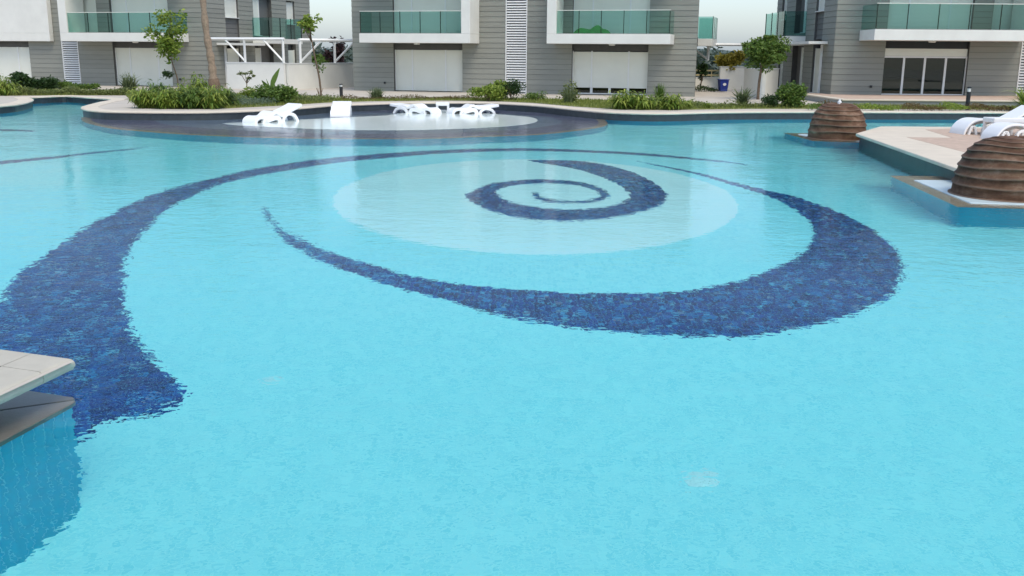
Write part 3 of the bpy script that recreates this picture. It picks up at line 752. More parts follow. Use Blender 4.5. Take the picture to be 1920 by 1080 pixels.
            bx('recess_back', 'dark_board', 5.8, 7.1, .26, .28, -.1, 2.3); bx('recess_back', 'dark_board', 5.8, 7.1, .26, .28, 2.8, 5.0)
            B = bx('side_balcony', 'render_white', 4.7, 8.7, -1.15, -.04, 2.35, 2.62)
            for k in range(3): bx('glass_panel', 'balcony_glass', 4.75 + k * 1.3, 4.75 + (k + 1) * 1.3 - .03, -1.12, -1.10, 2.66, 3.80, B)
            bx('glass_panel', 'balcony_glass', 4.74, 4.76, -1.10, -.05, 2.66, 3.80, B); bx('glass_panel', 'balcony_glass', 8.64, 8.66, -1.10, -.05, 2.66, 3.80, B)
            for k in range(4): bx('post', 'glass_edge', 4.73 + k * 1.3, 4.77 + k * 1.3, -1.14, -1.095, 2.62, 3.82, B)
            # slim canopy and gutter under the balcony, downpipe
            bx('canopy', 'render_white', .9, 4.6, -.9, -.04, 2.22, 2.34)
            bx('downpipe', 'frame_white', 1.62, 1.72, -.12, -.03, -.05, 2.2)
    hi.build('upper_boards', 'board', W, kind='stuff')
    MB().prism([(-HW - .25, -.35), (HW + .25, -.35), (HW + .25 - tp, depth + .25), (-HW - .25, depth + .25)], HT + .005, HT + .28).build('roof', 'render_white', H)
    # louvre strip
    LV = MB().box(-.545, -.50, -.05, .02, -.12, HT).box(.50, .545, -.05, .02, -.12, HT).build('louvre', 'louvre_white', H)
    sl = MB().add([(-.49, -.055, 0), (.49, -.055, 0), (.49, .01, .055), (-.49, .01, .055), (-.49, -.055, .025), (.49, -.055, .025), (.49, .01, .08), (-.49, .01, .08)],
                  [(0, 3, 2, 1), (4, 5, 6, 7), (0, 1, 5, 4), (1, 2, 6, 5), (2, 3, 7, 6), (3, 0, 4, 7)]).mesh('slat', 'louvre_white')
    for k in range(51): inst('slat', sl, LV, (0, 0, -.08 + k * .122))
    # ground floor openings, upper openings, balconies
    for s in (-1, 1):
        def X(a, b_): return sorted((s * a, s * b_))
        a, b_ = X(2.8, 6.5)
        div = sorted((s * 3.75, s * 5.55))
        is_door = door and s < 0
        if is_door:
            D_ = empty('sliding_door', (0, 0, 0)); D_.parent = H
            MB().box(a + .03, b_ - .03, .10, .24, 1.72, 2.04).build('shutter_box', 'shutter', D_)
            fr = MB(); wd = (b_ - a) / 4
            for k in range(5): fr.box(a + k * wd + (.0 if k else .0) - (.0 if k == 0 else .045), a + k * wd + (.045 if k < 4 else 0), .12, .22, .0, 1.715)
            fr.box(a, b_, .125, .215, 1.64, 1.712); fr.box(a, b_, .125, .215, 0, .07)
            fr.build('frame', 'frame_white', D_)
            for k in range(4): MB().box(a + k * wd + .05, a + (k + 1) * wd - .05, .165, .175, .075, 1.635).build('pane', 'window_glass', D_)
            MB().box(a - 1, b_ + 1, 2.6, 2.63, 0, 2.3).build('curtain', 'interior', D_)
            MB().box(a + .3, b_ - 1.6, 1.2, 2.0, 0, .75).build('cabinet', 'bark', D_)
        else:
            zb = .30 if (raised and s > 0) else .0
            shutter(H, 'shutter', a, b_, zb, 2.04, .20, div)
            if zb:
                fr = MB()
                cs = [a] + div + [b_]
                for c in cs + [(a + b_) / 2]: fr.box(c - .06, c + .06, .21, .27, 0, zb + .02)
                fr.box(a, b_, .215, .265, 0, .05); fr.build('door_frame', 'frame_white', H)
                for k in range(3): MB().box(cs[k] + .07, cs[k + 1] - .07, .235, .245, .055, zb + .01).build('pane', 'window_glass', H)
        shutter(H, 'upper_shutter', a, b_, 2.82, 5.0, .20, div)
        if small and not (left_solid and s < 0):
            a2, b2 = X(.85, 1.95); shutter(H, 'upper_shutter', a2, b2, 2.82, 5.0, .20, ())
        ci, co = col_in, 7.7
        cw = 6.0 if (left_solid and s < 0) else col_w
        pr = proj
        if left_solid and s < 0: ci, pr = 1.02, .35
        a, b_ = X(ci, co); c0, c1 = X(ci, ci + cw)
        B = MB().box(a, b_, -pr, -.04, 2.36, 2.80).box(c0, c1, -pr, -.04, 2.802, 5.6).box(a, b_, -pr, -.04, 5.602, 5.85).build('balcony', 'render_white', H, bevel=0.012)
        g0, g1 = ci + cw + .02, co - .06; n_p = 5; wp = (g1 - g0) / n_p
        for k in range(n_p):
            x0, x1 = X(g0 + k * wp + .015, g0 + (k + 1) * wp - .015)
            MB().box(x0, x1, -pr + .06, -pr + .075, 2.83, 3.85).build('glass_panel', 'balcony_glass', B)
            xp = s * (g0 + (k + 1) * wp); MB().box(xp - .016, xp + .016, -pr + .05, -pr + .085, 2.80, 3.85).build('post', 'glass_edge', B)
        x0 = s * (g1 + .01); MB().box(x0 - .008, x0 + .008, -pr + .09, -.05, 2.83, 3.85).build('glass_panel', 'balcony_glass', B)
        x0, x1 = X(g0, g1 + .03); MB().box(x0, x1, -pr + .045, -pr + .09, 3.853, 3.88).build('handrail', 'shutter', B)
        MB().box(x0, x1, -pr + .03, -pr + .10, 2.802, 2.828).build('glass_channel', 'terrace_wall', B)
        MB().lathe([(.13, 2.29), (.16, 2.33), (.16, 2.359)], 16, s * 4.9, -pr * .55).build('ceiling_lamp', 'lamp_glass', B)
        MB().box(s * 7.0 - .05, s * 7.0 + .05, -.075, -.03, .33, .43).build('wall_socket', 'dark_metal', H)
    if taper:      # small balcony on the far right flank
        x0 = HW - 7.5 * math.tan(taper)
        B = MB().box(x0 + .02, x0 + 1.05, 6.2, 8.8, 2.36, 2.72).build('side_balcony', 'render_white', H)
        MB().box(x0 + 1.0, x0 + 1.02, 6.25, 8.75, 2.74, 3.85).build('glass_panel', 'balcony_glass', B)
        for yy in (6.25, 8.7): MB().box(x0 + .05, x0 + .98, yy, yy + .02, 2.74, 3.85).build('glass_panel', 'balcony_glass', B)
        for yy in (6.2, 7.1, 8.0, 8.72): MB().box(x0 + .99, x0 + 1.03, yy, yy + .04, 2.72, 3.86).build('post', 'glass_edge', B)
    return H
c16, s16 = math.cos(R(16)), math.sin(R(16))
house('grey clapboard house straight across the pool with two green glass balconies', (0.2 - 0.08 * c16, 50.0), 16, 0.30, raised=True, taper=R(6.5))
house('grey clapboard house at the left edge behind the palm trunk', (-17.2 - 8.06 * c16, 55 + 8.06 * s16), 16, 0.30, col_in=.65, col_w=.5, small=True, side=1, left_solid=True)
house('grey clapboard house at the right with four dark sliding glass panes', (14.6 + 8.35, 45.0), 1, 0.50, depth=11, col_in=.65, col_w=.5, proj=2.0, small=True, side=-1, door=True)

# raised terrace before the right-hand house
t0 = at(1500, 183, .5); 
tr = empty('house_terrace', (15, 40, .26), 0, 'raised terrace with white edge in front of the right-hand house', 'terrace')
MB().box(-1.9, 24, 0, 6.5, 0, .21).build('terrace_wall', 'terrace_wall', tr)
MB().box(-1.95, 24, -.06, 6.45, .212, .262).build('white_edge', 'coping', tr, bevel=.008)
MB().box(-1.6, 24, .4, 6.4, .20, .267).build('terrace_paving', 'pink_paver', tr)

# green folded cover on a balcony
cv = MB(); 
prof = []
nu, nv = 16, 8
for j in range(nv):
    for i in range(nu):
        u, v_ = i / (nu - 1), j / (nv - 1)
        hgt_ = .30 * math.sin(math.pi * u) ** .5 * math.sin(math.pi * v_) ** .6 * (1 + .5 * math.sin(9 * u + 3 * v_) * .5 + .25 * math.sin(17 * u - 5 * v_))
        prof.append(((u - .5) * 1.8, (v_ - .5) * .8, hgt_))
cv.add(prof, [(j * nu + i, j * nu + i + 1, (j + 1) * nu + i + 1, (j + 1) * nu + i) for j in range(nv - 1) for i in range(nu - 1)])
q = Vector((0.2 + 3.85 * c16 - 0.75 * s16, 50 - 3.85 * s16 - 0.75 * c16, 3.12))
cv.build('folded_cover', 'green_cover', None, smooth=True, loc=q, rz=-R(16), label='crumpled green cover lying on the balcony floor behind the glass', cat='cover')

# ------------------------------------------------------------------ garden walls and white frames
def garden_wall(pts, z0, h, label, th=.16, cap=True):
    e = empty('garden_wall', (pts[0].x, pts[0].y, z0), 0, label, 'wall')
    for i in range(len(pts) - 1):
        a, b_ = pts[i] - pts[0], pts[i + 1] - pts[0]; d = (b_ - a).normalized(); nn = Vector((-d.y, d.x, 0)) * th
        MB().prism([(a.x, a.y), (b_.x, b_.y), (b_.x + nn.x, b_.y + nn.y), (a.x + nn.x, a.y + nn.y)], -.1, h).build('wall_panel', 'render_white', e)
        a2, b2, n2 = a - nn * .15 - d * .03, b_ - nn * .15 + d * .03, nn * 1.3
        MB().prism([(a2.x, a2.y), (b2.x, b2.y), (b2.x + n2.x, b2.y + n2.y), (a2.x + n2.x, a2.y + n2.y)], h + .003, h + .04).build('wall_cap', 'frame_white', e)
    return e
wa, wb, wc = at(427, 166, .27), at(534, 168.5, .27), at(665, 163, .27)
WHT = 1.33
garden_wall([wa, wb], .27, WHT, 'white garden wall panel beside the left house')
garden_wall([wb + Vector((.2, .15, 0)), wc], .27, WHT - .02, 'white garden wall running back to the middle house')
def bar(m, a, b_, t):
    return m.tube([a, b_], [t, t], 4)
def frame(label, base, along, spans, top, back):
    """white timber frame on a garden wall: posts, top rail, rails to the house and braces"""
    e = empty('white_frame', base, 0, label, 'pergola', 'white frames on the garden walls')
    d = along.normalized()
    for s_ in spans: bar(MB(), d * s_, d * s_ + Vector((0, 0, top)), .075).build('post', 'frame_white', e)
    bar(MB(), d * (spans[0] - .1) + Vector((0, 0, top)), d * (spans[-1] + .1) + Vector((0, 0, top)), .08).build('rail', 'frame_white', e)
    for s_ in spans:
        bar(MB(), d * s_ + Vector((0, 0, .05)), d * s_ + back.normalized() * 1.1 + Vector((0, 0, top - .05)), .055).build('brace', 'frame_white', e)
        bar(MB(), d * s_ + Vector((0, 0, top + .005)), d * s_ + back + Vector((0, 0, top + .005)), .075).build('cross_rail', 'frame_white', e)
f0 = wa + (wb - wa) * .33; 
frame('white frame on the garden wall beside the left house', (f0.x, f0.y + .08, .27 + WHT + .04), wb - wa, [0.0, 2.35], 1.18, Vector((-2.1, .6, 0)))
f1 = wb + (wc - wb) * .22
frame('white frame on the wall beside the middle house', (f1.x, f1.y + .08, .27 + WHT + .02), wc - wb, [0.0, 2.9], 1.18, Vector((2.6, .9, 0)))
# right gap: far boundary wall, pier, wall return
g0, g1 = at(1296, 166, .27), at(1352, 166, .27)
garden_wall([g0, g1], .27, .62, 'low white boundary wall behind the blue bin')
gr = empty('boundary_rail', (g0.x, g0.y + .08, .93), 0, 'pale gold rail on the low boundary wall', 'railing')
for k in range(2): MB().box(0, 1.75, -.03, .03, .08 + k * .26, .16 + k * .26).build('bar', 'rail_gold', gr)
for k in range(4): MB().box(k * .57, k * .57 + .05, -.025, .025, 0, .42).build('upright', 'rail_gold', gr)
h0, h1 = at(1349, 167, .27), at(1400, 167, .27)
garden_wall([h0, h1], .27, 1.25, 'white wall section behind the yellow tree')
b0, b1, b2 = at(1393, 178, .27), at(1427, 184, .27), at(1457, 180.5, .27)
garden_wall([b0, b1, b2], .27, 1.28, 'angled white wall behind the round tree')
garden_wall([at(1450, 167, .27), at(1500, 167, .27)], .27, .9, 'white wall piece at the back corner of the right house')
pg = at(1380, 170, .27)
frame('white frame seen past the right corner of the middle house', (10.6, 55.5, 1.9), Vector((1, -.15, 0)), [0.0, 3.0], .85, Vector((-1.6, 1, 0)))
fr3 = empty('white_frame', (13.1, 49.5, .27), 0, 'white frame running into the left side of the right house', 'pergola', 'white frames on the garden walls')
bar(MB(), Vector((-.8, 1.5, 2.45)), Vector((2.2, 1.5, 2.5)), .07).build('rail', 'frame_white', fr3)
bar(MB(), Vector((-.8, -.5, 2.47)), Vector((2.2, -.5, 2.52)), .07).build('rail', 'frame_white', fr3)
bar(MB(), Vector((-.7, 1.5, 1.5)), Vector((.6, 1.5, 2.42)), .05).build('brace', 'frame_white', fr3)
bar(MB(), Vector((-.75, -.5, 2.5)), Vector((-.75, 1.5, 2.48)), .06).build('cross_rail', 'frame_white', fr3)

# bin
p = at(1355, 172.5, .27)
bn = empty('wheelie_bin', (p.x, p.y, .27), .1, 'blue wheelie bin with white emblem against the white wall', 'bin'); bn.scale = (.85, .85, .66)
m = MB(); m.add([(-.22, -.24, .06), (.22, -.24, .06), (.22, .22, .06), (-.22, .22, .06), (-.28, -.32, .95), (.28, -.32, .95), (.28, .28, .95), (-.28, .28, .95)], [(0, 3, 2, 1), (4, 5, 6, 7), (0, 1, 5, 4), (1, 2, 6, 5), (2, 3, 7, 6), (3, 0, 4, 7)])
m.build('body', 'blue_bin', bn, bevel=.02); MB().box(-.31, .31, -.35, .33, .955, 1.02).build('lid', 'blue_bin', bn, bevel=.02)
bar(MB(), Vector((-.26, .36, .98)), Vector((.26, .36, .98)), .02).build('handle', 'blue_bin', bn)
for s in (-1, 1): MB().lathe([(.1, -.03), (.1, .03)], 14).build('wheel', 'dark_metal', bn, loc=(s * .2, .24, .1))
MB().lathe([(.11, 0), (.11, .006)], 20).build('emblem', 'plastic_white', bn, loc=(0, -.32, .62)).rotation_euler = (math.pi / 2 + .09, 0, 0)

def bollard(x, y, z, h, label):
    p = at(x, y, z); e = empty('bollard_light', (p.x, p.y, z), 0, label, 'bollard', 'black garden bollard lights')
    MB().lathe([(.075, 0), (.075, h * .78)], 18).build('shaft', 'dark_metal', e)
    MB().lathe([(.06, h * .781), (.06, h * .93)], 18).build('lens', 'lamp_glass', e)
    MB().lathe([(.08, h * .932), (.08, h * .98), (.05, h)], 18).build('cap', 'dark_metal', e)
bollard(640, 181, DECK, .55, 'short black bollard light on the lawn left of the middle house')
bollard(1813, 206, DECK, .85, 'black bollard light in front of the right-hand terrace')
bollard(95, 166, DECK, .45, 'small pale bollard light before the dark hedge at the left')

# ------------------------------------------------------------------ planting
def raw(name, v, f_size, n_f, idx, material, parent=None, loc=None, **kw):
    me = bpy.data.meshes.new(name); me.vertices.add(len(v)); me.vertices.foreach_set('co', np.asarray(v, dtype=np.float32).ravel())
    me.loops.add(idx.size); me.loops.foreach_set('vertex_index', idx.ravel().astype(np.int32))
    me.polygons.add(n_f); me.polygons.foreach_set('loop_start', np.arange(n_f) * f_size); me.polygons.foreach_set('loop_total', np.full(n_f, f_size))
    me.update(calc_edges=True); me.materials.append(MATS[material])
    o = bpy.data.objects.new(name, me); COL.objects.link(o)
    if parent: o.parent = parent
    if loc is not None: o.location = loc
    return props(o, **kw)
def leaf_cloud(pts, size, droop=0.2, aspect=.5):
    n = len(pts); d = RNG.normal(size=(n, 3)); d[:, 2] = d[:, 2] * .6 + droop * -1; d /= np.linalg.norm(d, axis=1)[:, None]
    r_ = RNG.normal(size=(n, 3)); u = np.cross(d, r_); u /= np.linalg.norm(u, axis=1)[:, None]
    s = size * RNG.uniform(.6, 1.35, n)[:, None]
    nrm = np.cross(d, u)
    a = pts; b_ = pts + d * s * .5 + u * s * aspect * .5 + nrm * s * .08; c = pts + d * s; e = pts + d * s * .5 - u * s * aspect * .5 + nrm * s * .08
    v = np.stack([a, b_, c, e], 1).reshape(-1, 3); return v, np.arange(4 * n).reshape(n, 4)
def blob_points(n, rx, ry, rz, lumps=9, shell=.55, lr=(.30, .55), spread=(.25, .72)):
    """points of an uneven crown: lumps spread over an ellipsoid"""
    c = RNG.normal(size=(lumps, 3)); c /= np.linalg.norm(c, axis=1)[:, None]; c *= RNG.uniform(*spread, lumps)[:, None]
    rad = RNG.uniform(*lr, lumps); k = RNG.integers(0, lumps, n)
    d = RNG.normal(size=(n, 3)); d /= np.linalg.norm(d, axis=1)[:, None]
    p = c[k] + d * (rad[k] * RNG.uniform(shell, 1.05, n))[:, None]
    p = p * np.array([rx, ry, rz]); return p
def bush(x, y, w_px, h_px, material, label, z=DECK, leaf=.09, n=1400, cat='bush', name='bush', group='shrubs along the pool border', lumps=12, depth=None, lift=0.0):
    p = at(x, y, z); sc = F_PX / (p.y * CP + (CAM_H - z) * SP)
    rx, h = w_px / sc / 2, h_px / sc
    e = empty(name, (p.x, p.y, z), 0, label, cat, group)
    pts = blob_points(n, rx * 1.05, depth or rx * .9, h * .55, lumps); pts[:, 2] += h * .5 + lift
    pts = pts[pts[:, 2] > 0.0]
    v, i_ = leaf_cloud(pts, leaf); raw('foliage', v, 4, len(i_), i_, material, e)
    for k in range(5):
        a = random.uniform(0, 6.28); MB().tube([(0, 0, -.05), (rx * .25 * math.cos(a), rx * .25 * math.sin(a), h * .35), (rx * .5 * math.cos(a), rx * .5 * math.sin(a), h * .62)], [.02, .014, .006], 5).build('stem', 'bark', e)
    return e
def blades(n, spread, h, width, arch=1.0, base_r=.15, up=.55):
    V = []; I = []; K = 5
    az = RNG.uniform(0, 2 * np.pi, n); r0 = base_r * np.sqrt(RNG.uniform(0, 1, n)); ra = RNG.uniform(0, 2 * np.pi, n)
    out = spread * RNG.uniform(.1, 1.15, n); hh = h * RNG.uniform(.35, 1.1, n)
    for k in range(n):
        o = np.array([r0[k] * np.cos(ra[k]), r0[k] * np.sin(ra[k]), 0]); d = np.array([np.cos(az[k]), np.sin(az[k]), 0]); sd_ = np.array([-d[1], d[0], 0])
        t = np.linspace(0, 1, K)
        zz = hh[k] * (t * (1 + arch * .9 * out[k] / spread) - arch * 1.35 * (out[k] / spread) * t ** 2.2); xx = out[k] * t ** 1.5
        w = width * (1 - t ** 1.8) * .5 + .001
        c = o + d * xx[:, None] + np.array([0, 0, 1]) * zz[:, None]
        b0_ = len(V) ; V.extend(c - sd_ * w[:, None]); V.extend(c + sd_ * w[:, None])
        for j in range(K - 1): I.append((b0_ + j, b0_ + j + 1, b0_ + K + j + 1, b0_ + K + j))
    return np.array(V), np.array(I)
def clump(x, y, w_px, h_px, material, label, z=DECK, n=320, width=.035, arch=1.0, cat='grass', name='ornamental_grass', group='grass clumps along the pool border', br=.35):
    p = at(x, y, z); sc = F_PX / (p.y * CP + (CAM_H - z) * SP); rx, h = w_px / sc / 2, h_px / sc
    v, i_ = blades(n, rx, h, width, arch, rx * br); return raw(name, v, 4, len(i_), i_, material, None, (p.x, p.y, z), label=label, cat=cat, group=group)
def bamboo(x, y, w_px, h_px, material, label, z=DECK, n=70, leaf=.30, group='grass clumps along the pool border'):
    """arching canes hung with long drooping leaves"""
    p = at(x, y, z); sc = F_PX / (p.y * CP + (CAM_H - z) * SP); rx, h = w_px / sc / 2, h_px / sc
    e = empty('ornamental_grass', (p.x, p.y, z), 0, label, 'grass', group)
    P, D = [], []; cane = MB()
    for k in range(n):
        a = random.uniform(0, 6.283); o = rx * random.uniform(.15, 1.0); hh = h * random.uniform(.45, 1.0) * (1.05 - .35 * o / rx); r0 = rx * .35 * random.random(); b0 = random.uniform(0, 6.283)
        base = Vector((r0 * math.cos(b0), r0 * math.sin(b0), 0)); pts = []
        for t in (0, .35, .7, 1.0):
            pts.append(base + Vector((math.cos(a) * o * t ** 1.6, math.sin(a) * o * t ** 1.6, hh * (1.25 * t - .25 * t * t * (1 + o / rx)))))
        if k % 3 == 0: cane.tube(pts, [.010, .008, .006, .003], 4)
        for j in range(11):
            t = random.uniform(.25, 1.0); q = pts[0].lerp(pts[1], t / .35) if t < .35 else pts[1].lerp(pts[2], (t - .35) / .35) if t < .7 else pts[2].lerp(pts[3], (t - .7) / .3)
            b_ = a + random.uniform(-1.5, 1.5); P.append(q); D.append((math.cos(b_), math.sin(b_), random.uniform(-.5, .75)))
    P, D = np.array(P), np.array(D); D /= np.linalg.norm(D, axis=1)[:, None]; m_ = len(P)
    up = np.array([0, 0, 1.0]); u = np.cross(D, up); u /= np.linalg.norm(u, axis=1)[:, None] + 1e-6
    s_ = leaf * RNG.uniform(.6, 1.3, m_)[:, None]; w_ = s_ * .085
    A = P; B1 = P + D * s_ * .45; T = P + D * s_ * .9 - up * s_ * RNG.uniform(.15, .6, m_)[:, None]
    v = np.stack([A, B1 + u * w_, T, B1 - u * w_], 1).reshape(-1, 3); raw('leaves', v, 4, m_, np.arange(4 * m_).reshape(m_, 4), material, e)
    cane.build('canes', 'cane', e)
    return e
def hedge(pts_px, z, wid, h, material, label, leaf=.07, dens=900, cat='hedge', name='hedge', group='low hedges along the kerb'):
    pts = [at(x, y, z) for x, y in pts_px]; o = pts[0]; P = []
    for a, b_ in zip(pts[:-1], pts[1:]):
        L_ = (b_ - a).length; n = max(20, int(dens * L_)); t = RNG.uniform(0, 1, n)
        d = (b_ - a).normalized(); nn = np.array([-d.y, d.x, 0])
        q = np.array(a - o)[None] + np.array(b_ - a)[None] * t[:, None] + nn[None] * (RNG.uniform(-.5, .5, n) * wid)[:, None]
        lump = .75 + .25 * np.sin(t * L_ * 3.1 + 1.3 * np.sin(t * L_ * 1.7)) + RNG.normal(size=n) * .07
        q[:, 2] += RNG.uniform(0.02, 1, n) ** .6 * h * lump; P.append(q)
    v, i_ = leaf_cloud(np.concatenate(P), leaf); return raw(name, v, 4, len(i_), i_, material, None, (o.x, o.y, z), label=label, cat=cat, group=group)
def tree(x, y, z, h_px, trunk_top_px, crown, material, label, lean=0.0, trunk_r=.06, leaf=.12, n=2500, group='garden trees', dist_y=None, lumps=14, limbs=6, shell=.45):
    """crown = (dx_px, cy_px above base, rx_px, rz_px)"""
    p = at(x, y, z); sc = F_PX / (p.y * CP + (CAM_H - z) * SP)
    e = empty('tree', (p.x, p.y, z), 0, label, 'tree', group)
    tt = trunk_top_px / sc; cx, cz, rx, rz_ = [q / sc for q in crown]
    top = Vector((cx * .8, 0, tt)); m = MB()
    path = [Vector((0, 0, -.1)), Vector((lean * .3 + cx * .15, .03, tt * .35)), Vector((cx * .5 + lean * .2, -.03, tt * .7)), top]
    m.tube(smooth_path(path, 3), np.linspace(trunk_r, trunk_r * .6, 10), 8); m.build('trunk', 'bark', e, smooth=True)
    pts = blob_points(n, rx, rx * .9, rz_, lumps, shell, (.16, .36), (.2, .95)); pts += np.array([cx, 0, cz])
    for k in range(limbs):
        q = Vector(pts[RNG.integers(0, len(pts))]); mid_ = top.lerp(q, .5) + Vector((0, 0, .08 * rz_))
        MB().tube([top - Vector((0, 0, .1)), mid_, q], [trunk_r * .5, trunk_r * .3, .008], 5).build('limb', 'bark', e, smooth=True)
    v, i_ = leaf_cloud(pts, leaf, .25); raw('crown', v, 4, len(i_), i_, material, e)
    return e

# lawn strip and planting bed between kerb and houses
def patch(name, px, z, zt, material, **kw):
    return MB().prism([(p.x, p.y) for p in (at(x, y, z) for x, y in px)], z - .05, zt, bottom=False).build(name, material, **kw)
lawn_px = [(-60, 179.5), (235, 178.5), (262, 203), (430, 203), (520, 198.5), (610, 192.5), (690, 190), (830, 188.5), (926, 189.5), (1000, 193), (1080, 200), (1150, 204.5), (1210, 206), (1300, 205.5), (1400, 204), (1560, 204), (1990, 206.5),
           (1990, 200), (1500, 197), (1330, 196), (1290, 191), (1150, 188.5), (1000, 185.5), (900, 184.5), (660, 186.5), (560, 180), (430, 176), (330, 173), (235, 171), (-60, 168)]
LAWN = patch('lawn', lawn_px, DECK - .01, DECK + .012, 'lawn', kind='structure')
# grass tufts over the lawn strip
tuft = []
poly = np.array([(at(x, y, DECK).x, at(x, y, DECK).y) for x, y in lawn_px])
lo, hi_ = poly.min(0), poly.max(0); q = RNG.uniform(lo, hi_, (90000, 2)); q = q[inside(poly, q)][:26000]
n = len(q); az = RNG.uniform(0, 6.283, n); hh = RNG.uniform(.05, .13, n); d = np.stack([np.cos(az), np.sin(az), np.zeros(n)], 1) * .02
c = np.column_stack([q, np.full(n, DECK + .005)]); tip = c + d * 1.8 * RNG.uniform(-1, 1, n)[:, None] + np.array([0, 0, 1]) * hh[:, None]
v = np.stack([c - d, c + d, tip], 1).reshape(-1, 3); raw('grass', v, 3, n, np.arange(3 * n).reshape(n, 3), 'lawn_blade', label='short rough grass behind the pool kerb', cat='grass', kind='stuff')

# left side
bamboo(4, 178.5, 66, 42, 'blade_green', 'bright green grass clump at the left edge of the picture', n=110)
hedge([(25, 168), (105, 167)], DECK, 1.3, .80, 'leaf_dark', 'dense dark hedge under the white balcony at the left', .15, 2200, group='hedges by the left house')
hedge([(108, 166), (182, 166.5)], DECK, .9, .33, 'leaf_mid', 'low green hedge below the white louvre strip at the left', .12, 1400, group='hedges by the left house')
hedge([(30, 178.3), (120, 177.8), (238, 178)], DECK, .7, .36, 'leaf_olive', 'low olive border hedge along the left kerb', .09, 900)
clump(243, 170, 60, 36, 'blade_grey', 'grey green spiky clump left of the tall grasses', n=150, width=.06, arch=.5)
big = [(272, 202, 48, 44), (296, 198, 50, 52), (312, 203, 46, 38), (337, 201, 60, 50), (358, 203, 50, 42), (374, 199, 54, 68), (398, 203, 52, 46), (416, 200, 46, 44)]
words = ['leftmost', 'second from the left', 'third from the left', 'fourth from the left', 'fifth from the left', 'tallest', 'second from the right', 'rightmost']
for q_, ((x, y, w, h), wd) in enumerate(zip(big, words)):
    bamboo(x, y, w * 1.25, h * 1.05, ('blade_green', 'leaf_bright', 'leaf_mid')[(q_ * 2) % 3], f'arching leafy grass clump, {wd} of the group in the kerb bend', n=110, group='grass clumps in the kerb bend')
hedge([(428, 200), (500, 196)], DECK, 1.2, .42, 'leaf_grey', 'low silvery grey shrub bed right of the tall grasses', .06, 800, cat='shrub', name='shrub', group='shrubs along the pool border')
bush(468, 186, 46, 24, 'leaf_bright', 'yellow green mound before the white garden wall', leaf=.08, n=1200)
# cloud-pruned shrub and banana leaf
p = at(464, 184, DECK); e = empty('topiary', (p.x, p.y, DECK), 0, 'little cloud pruned shrub with flat heads before the white wall', 'shrub')
MB().tube([(0, 0, 0), (0, 0, .55), (.02, 0, .75)], [.025, .02, .015], 6).build('trunk', 'bark', e)
for dx, dz, r_ in ((-.28, 1.02, .15), (-.05, 1.0, .13), (.2, 1.05, .16), (.05, .84, .12), (.30, .93, .1)):
    MB().tube([(0, 0, .6), (dx * .6, 0, dz - .12), (dx, 0, dz)], [.015, .012, .008], 5).build('limb', 'bark', e)
    v, i_ = leaf_cloud(blob_points(150, r_, r_, r_ * .6, 5) + np.array([dx, 0, dz]), .06); raw('leaf_head', v, 4, len(i_), i_, 'leaf_olive', e)
bush(512, 194, 95, 36, 'leaf_mid', 'broad green shrub in front of the white garden wall', leaf=.11, n=3600, lumps=20)
p = at(508, 184, DECK); V = []; 
e = empty('banana_plant', (p.x, p.y, DECK), 0, 'upright broad leaf rising above the shrubs by the white wall', 'plant')
for k, (az_, ln, w_) in enumerate(((.3, 1.25, .13), (2.2, .8, .1), (4.0, .75, .1))):
    t = np.linspace(0, 1, 8); V = []; 
    for q_ in t:
        wq = w_ * math.sin(math.pi * min(1, max(0.02, (q_ - .25) / .75))) + .012; cx_ = .42 * q_ ** 2 * math.cos(az_); cy__ = .42 * q_ ** 2 * math.sin(az_); zq = ln * q_
        V += [(cx_ - wq * math.sin(az_ + .9), cy__ + wq * math.cos(az_ + .9), zq), (cx_, cy__, zq - .02), (cx_ + wq * math.sin(az_ + .9), cy__ - wq * math.cos(az_ + .9), zq)]
    MB().add(V, [(3 * i + j, 3 * i + j + 1, 3 * i + j + 4, 3 * i + j + 3) for i in range(7) for j in range(2)]).build('broad_leaf', 'leaf_mid', e, smooth=True)
hedge([(545, 193), (620, 189.5)], DECK, 1.2, .38, 'leaf_olive', 'mixed low shrubs left of the bollard light', .08, 600, cat='shrub', name='shrub', group='shrubs along the pool border')
hedge([(640, 188), (760, 187), (900, 186.5)], DECK, .5, .20, 'leaf_rust', 'very low brownish border hedge before the middle house', .06, 420)
clump(706, 187, 52, 25, 'blade_grey', 'spiky grey green plant below the left balcony of the middle house', n=150, width=.05, arch=.45, name='spiky_plant', cat='plant', group='spiky plants')
bush(916, 189, 68, 30, 'leaf_bright', 'loose light green shrub left of the dark bush', leaf=.11, n=1900)
bush(936, 187, 54, 38, 'leaf_bright', 'yellow green bush half behind the dark bush', leaf=.11, n=1700)
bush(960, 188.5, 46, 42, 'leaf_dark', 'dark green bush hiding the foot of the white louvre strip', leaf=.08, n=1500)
bush(1006, 189, 48, 18, 'leaf_mid', 'low green mound right of the white louvre strip', leaf=.07, n=900)
bush(1066, 193, 42, 40, 'leaf_olive', 'upright olive shrub at the left of the raised shutter', leaf=.10, n=650, lumps=16)
clump(1066, 194, 46, 36, 'blade_grey', 'thin upright stems within the olive shrub', n=90, width=.03, arch=.3)
bamboo(1166, 204, 68, 40, 'blade_green', 'arching grass clump left of centre before the raised shutter', n=90)
bamboo(1208, 204.5, 68, 38, 'leaf_bright', 'arching grass clump before the right edge of the raised shutter', n=90)
bamboo(1258, 205, 66, 33, 'blade_green', 'arching grass clump at the right of three before the middle house', n=90)
clump(1236, 198, 34, 42, 'leaf_mid', 'upright dark green tuft between two grass clumps', n=260, width=.03, arch=.3)
hedge([(1290, 203), (1360, 202), (1440, 202)], DECK, .8, .28, 'leaf_olive', 'scattered low plants along the kerb before the gap between houses', .08, 260)
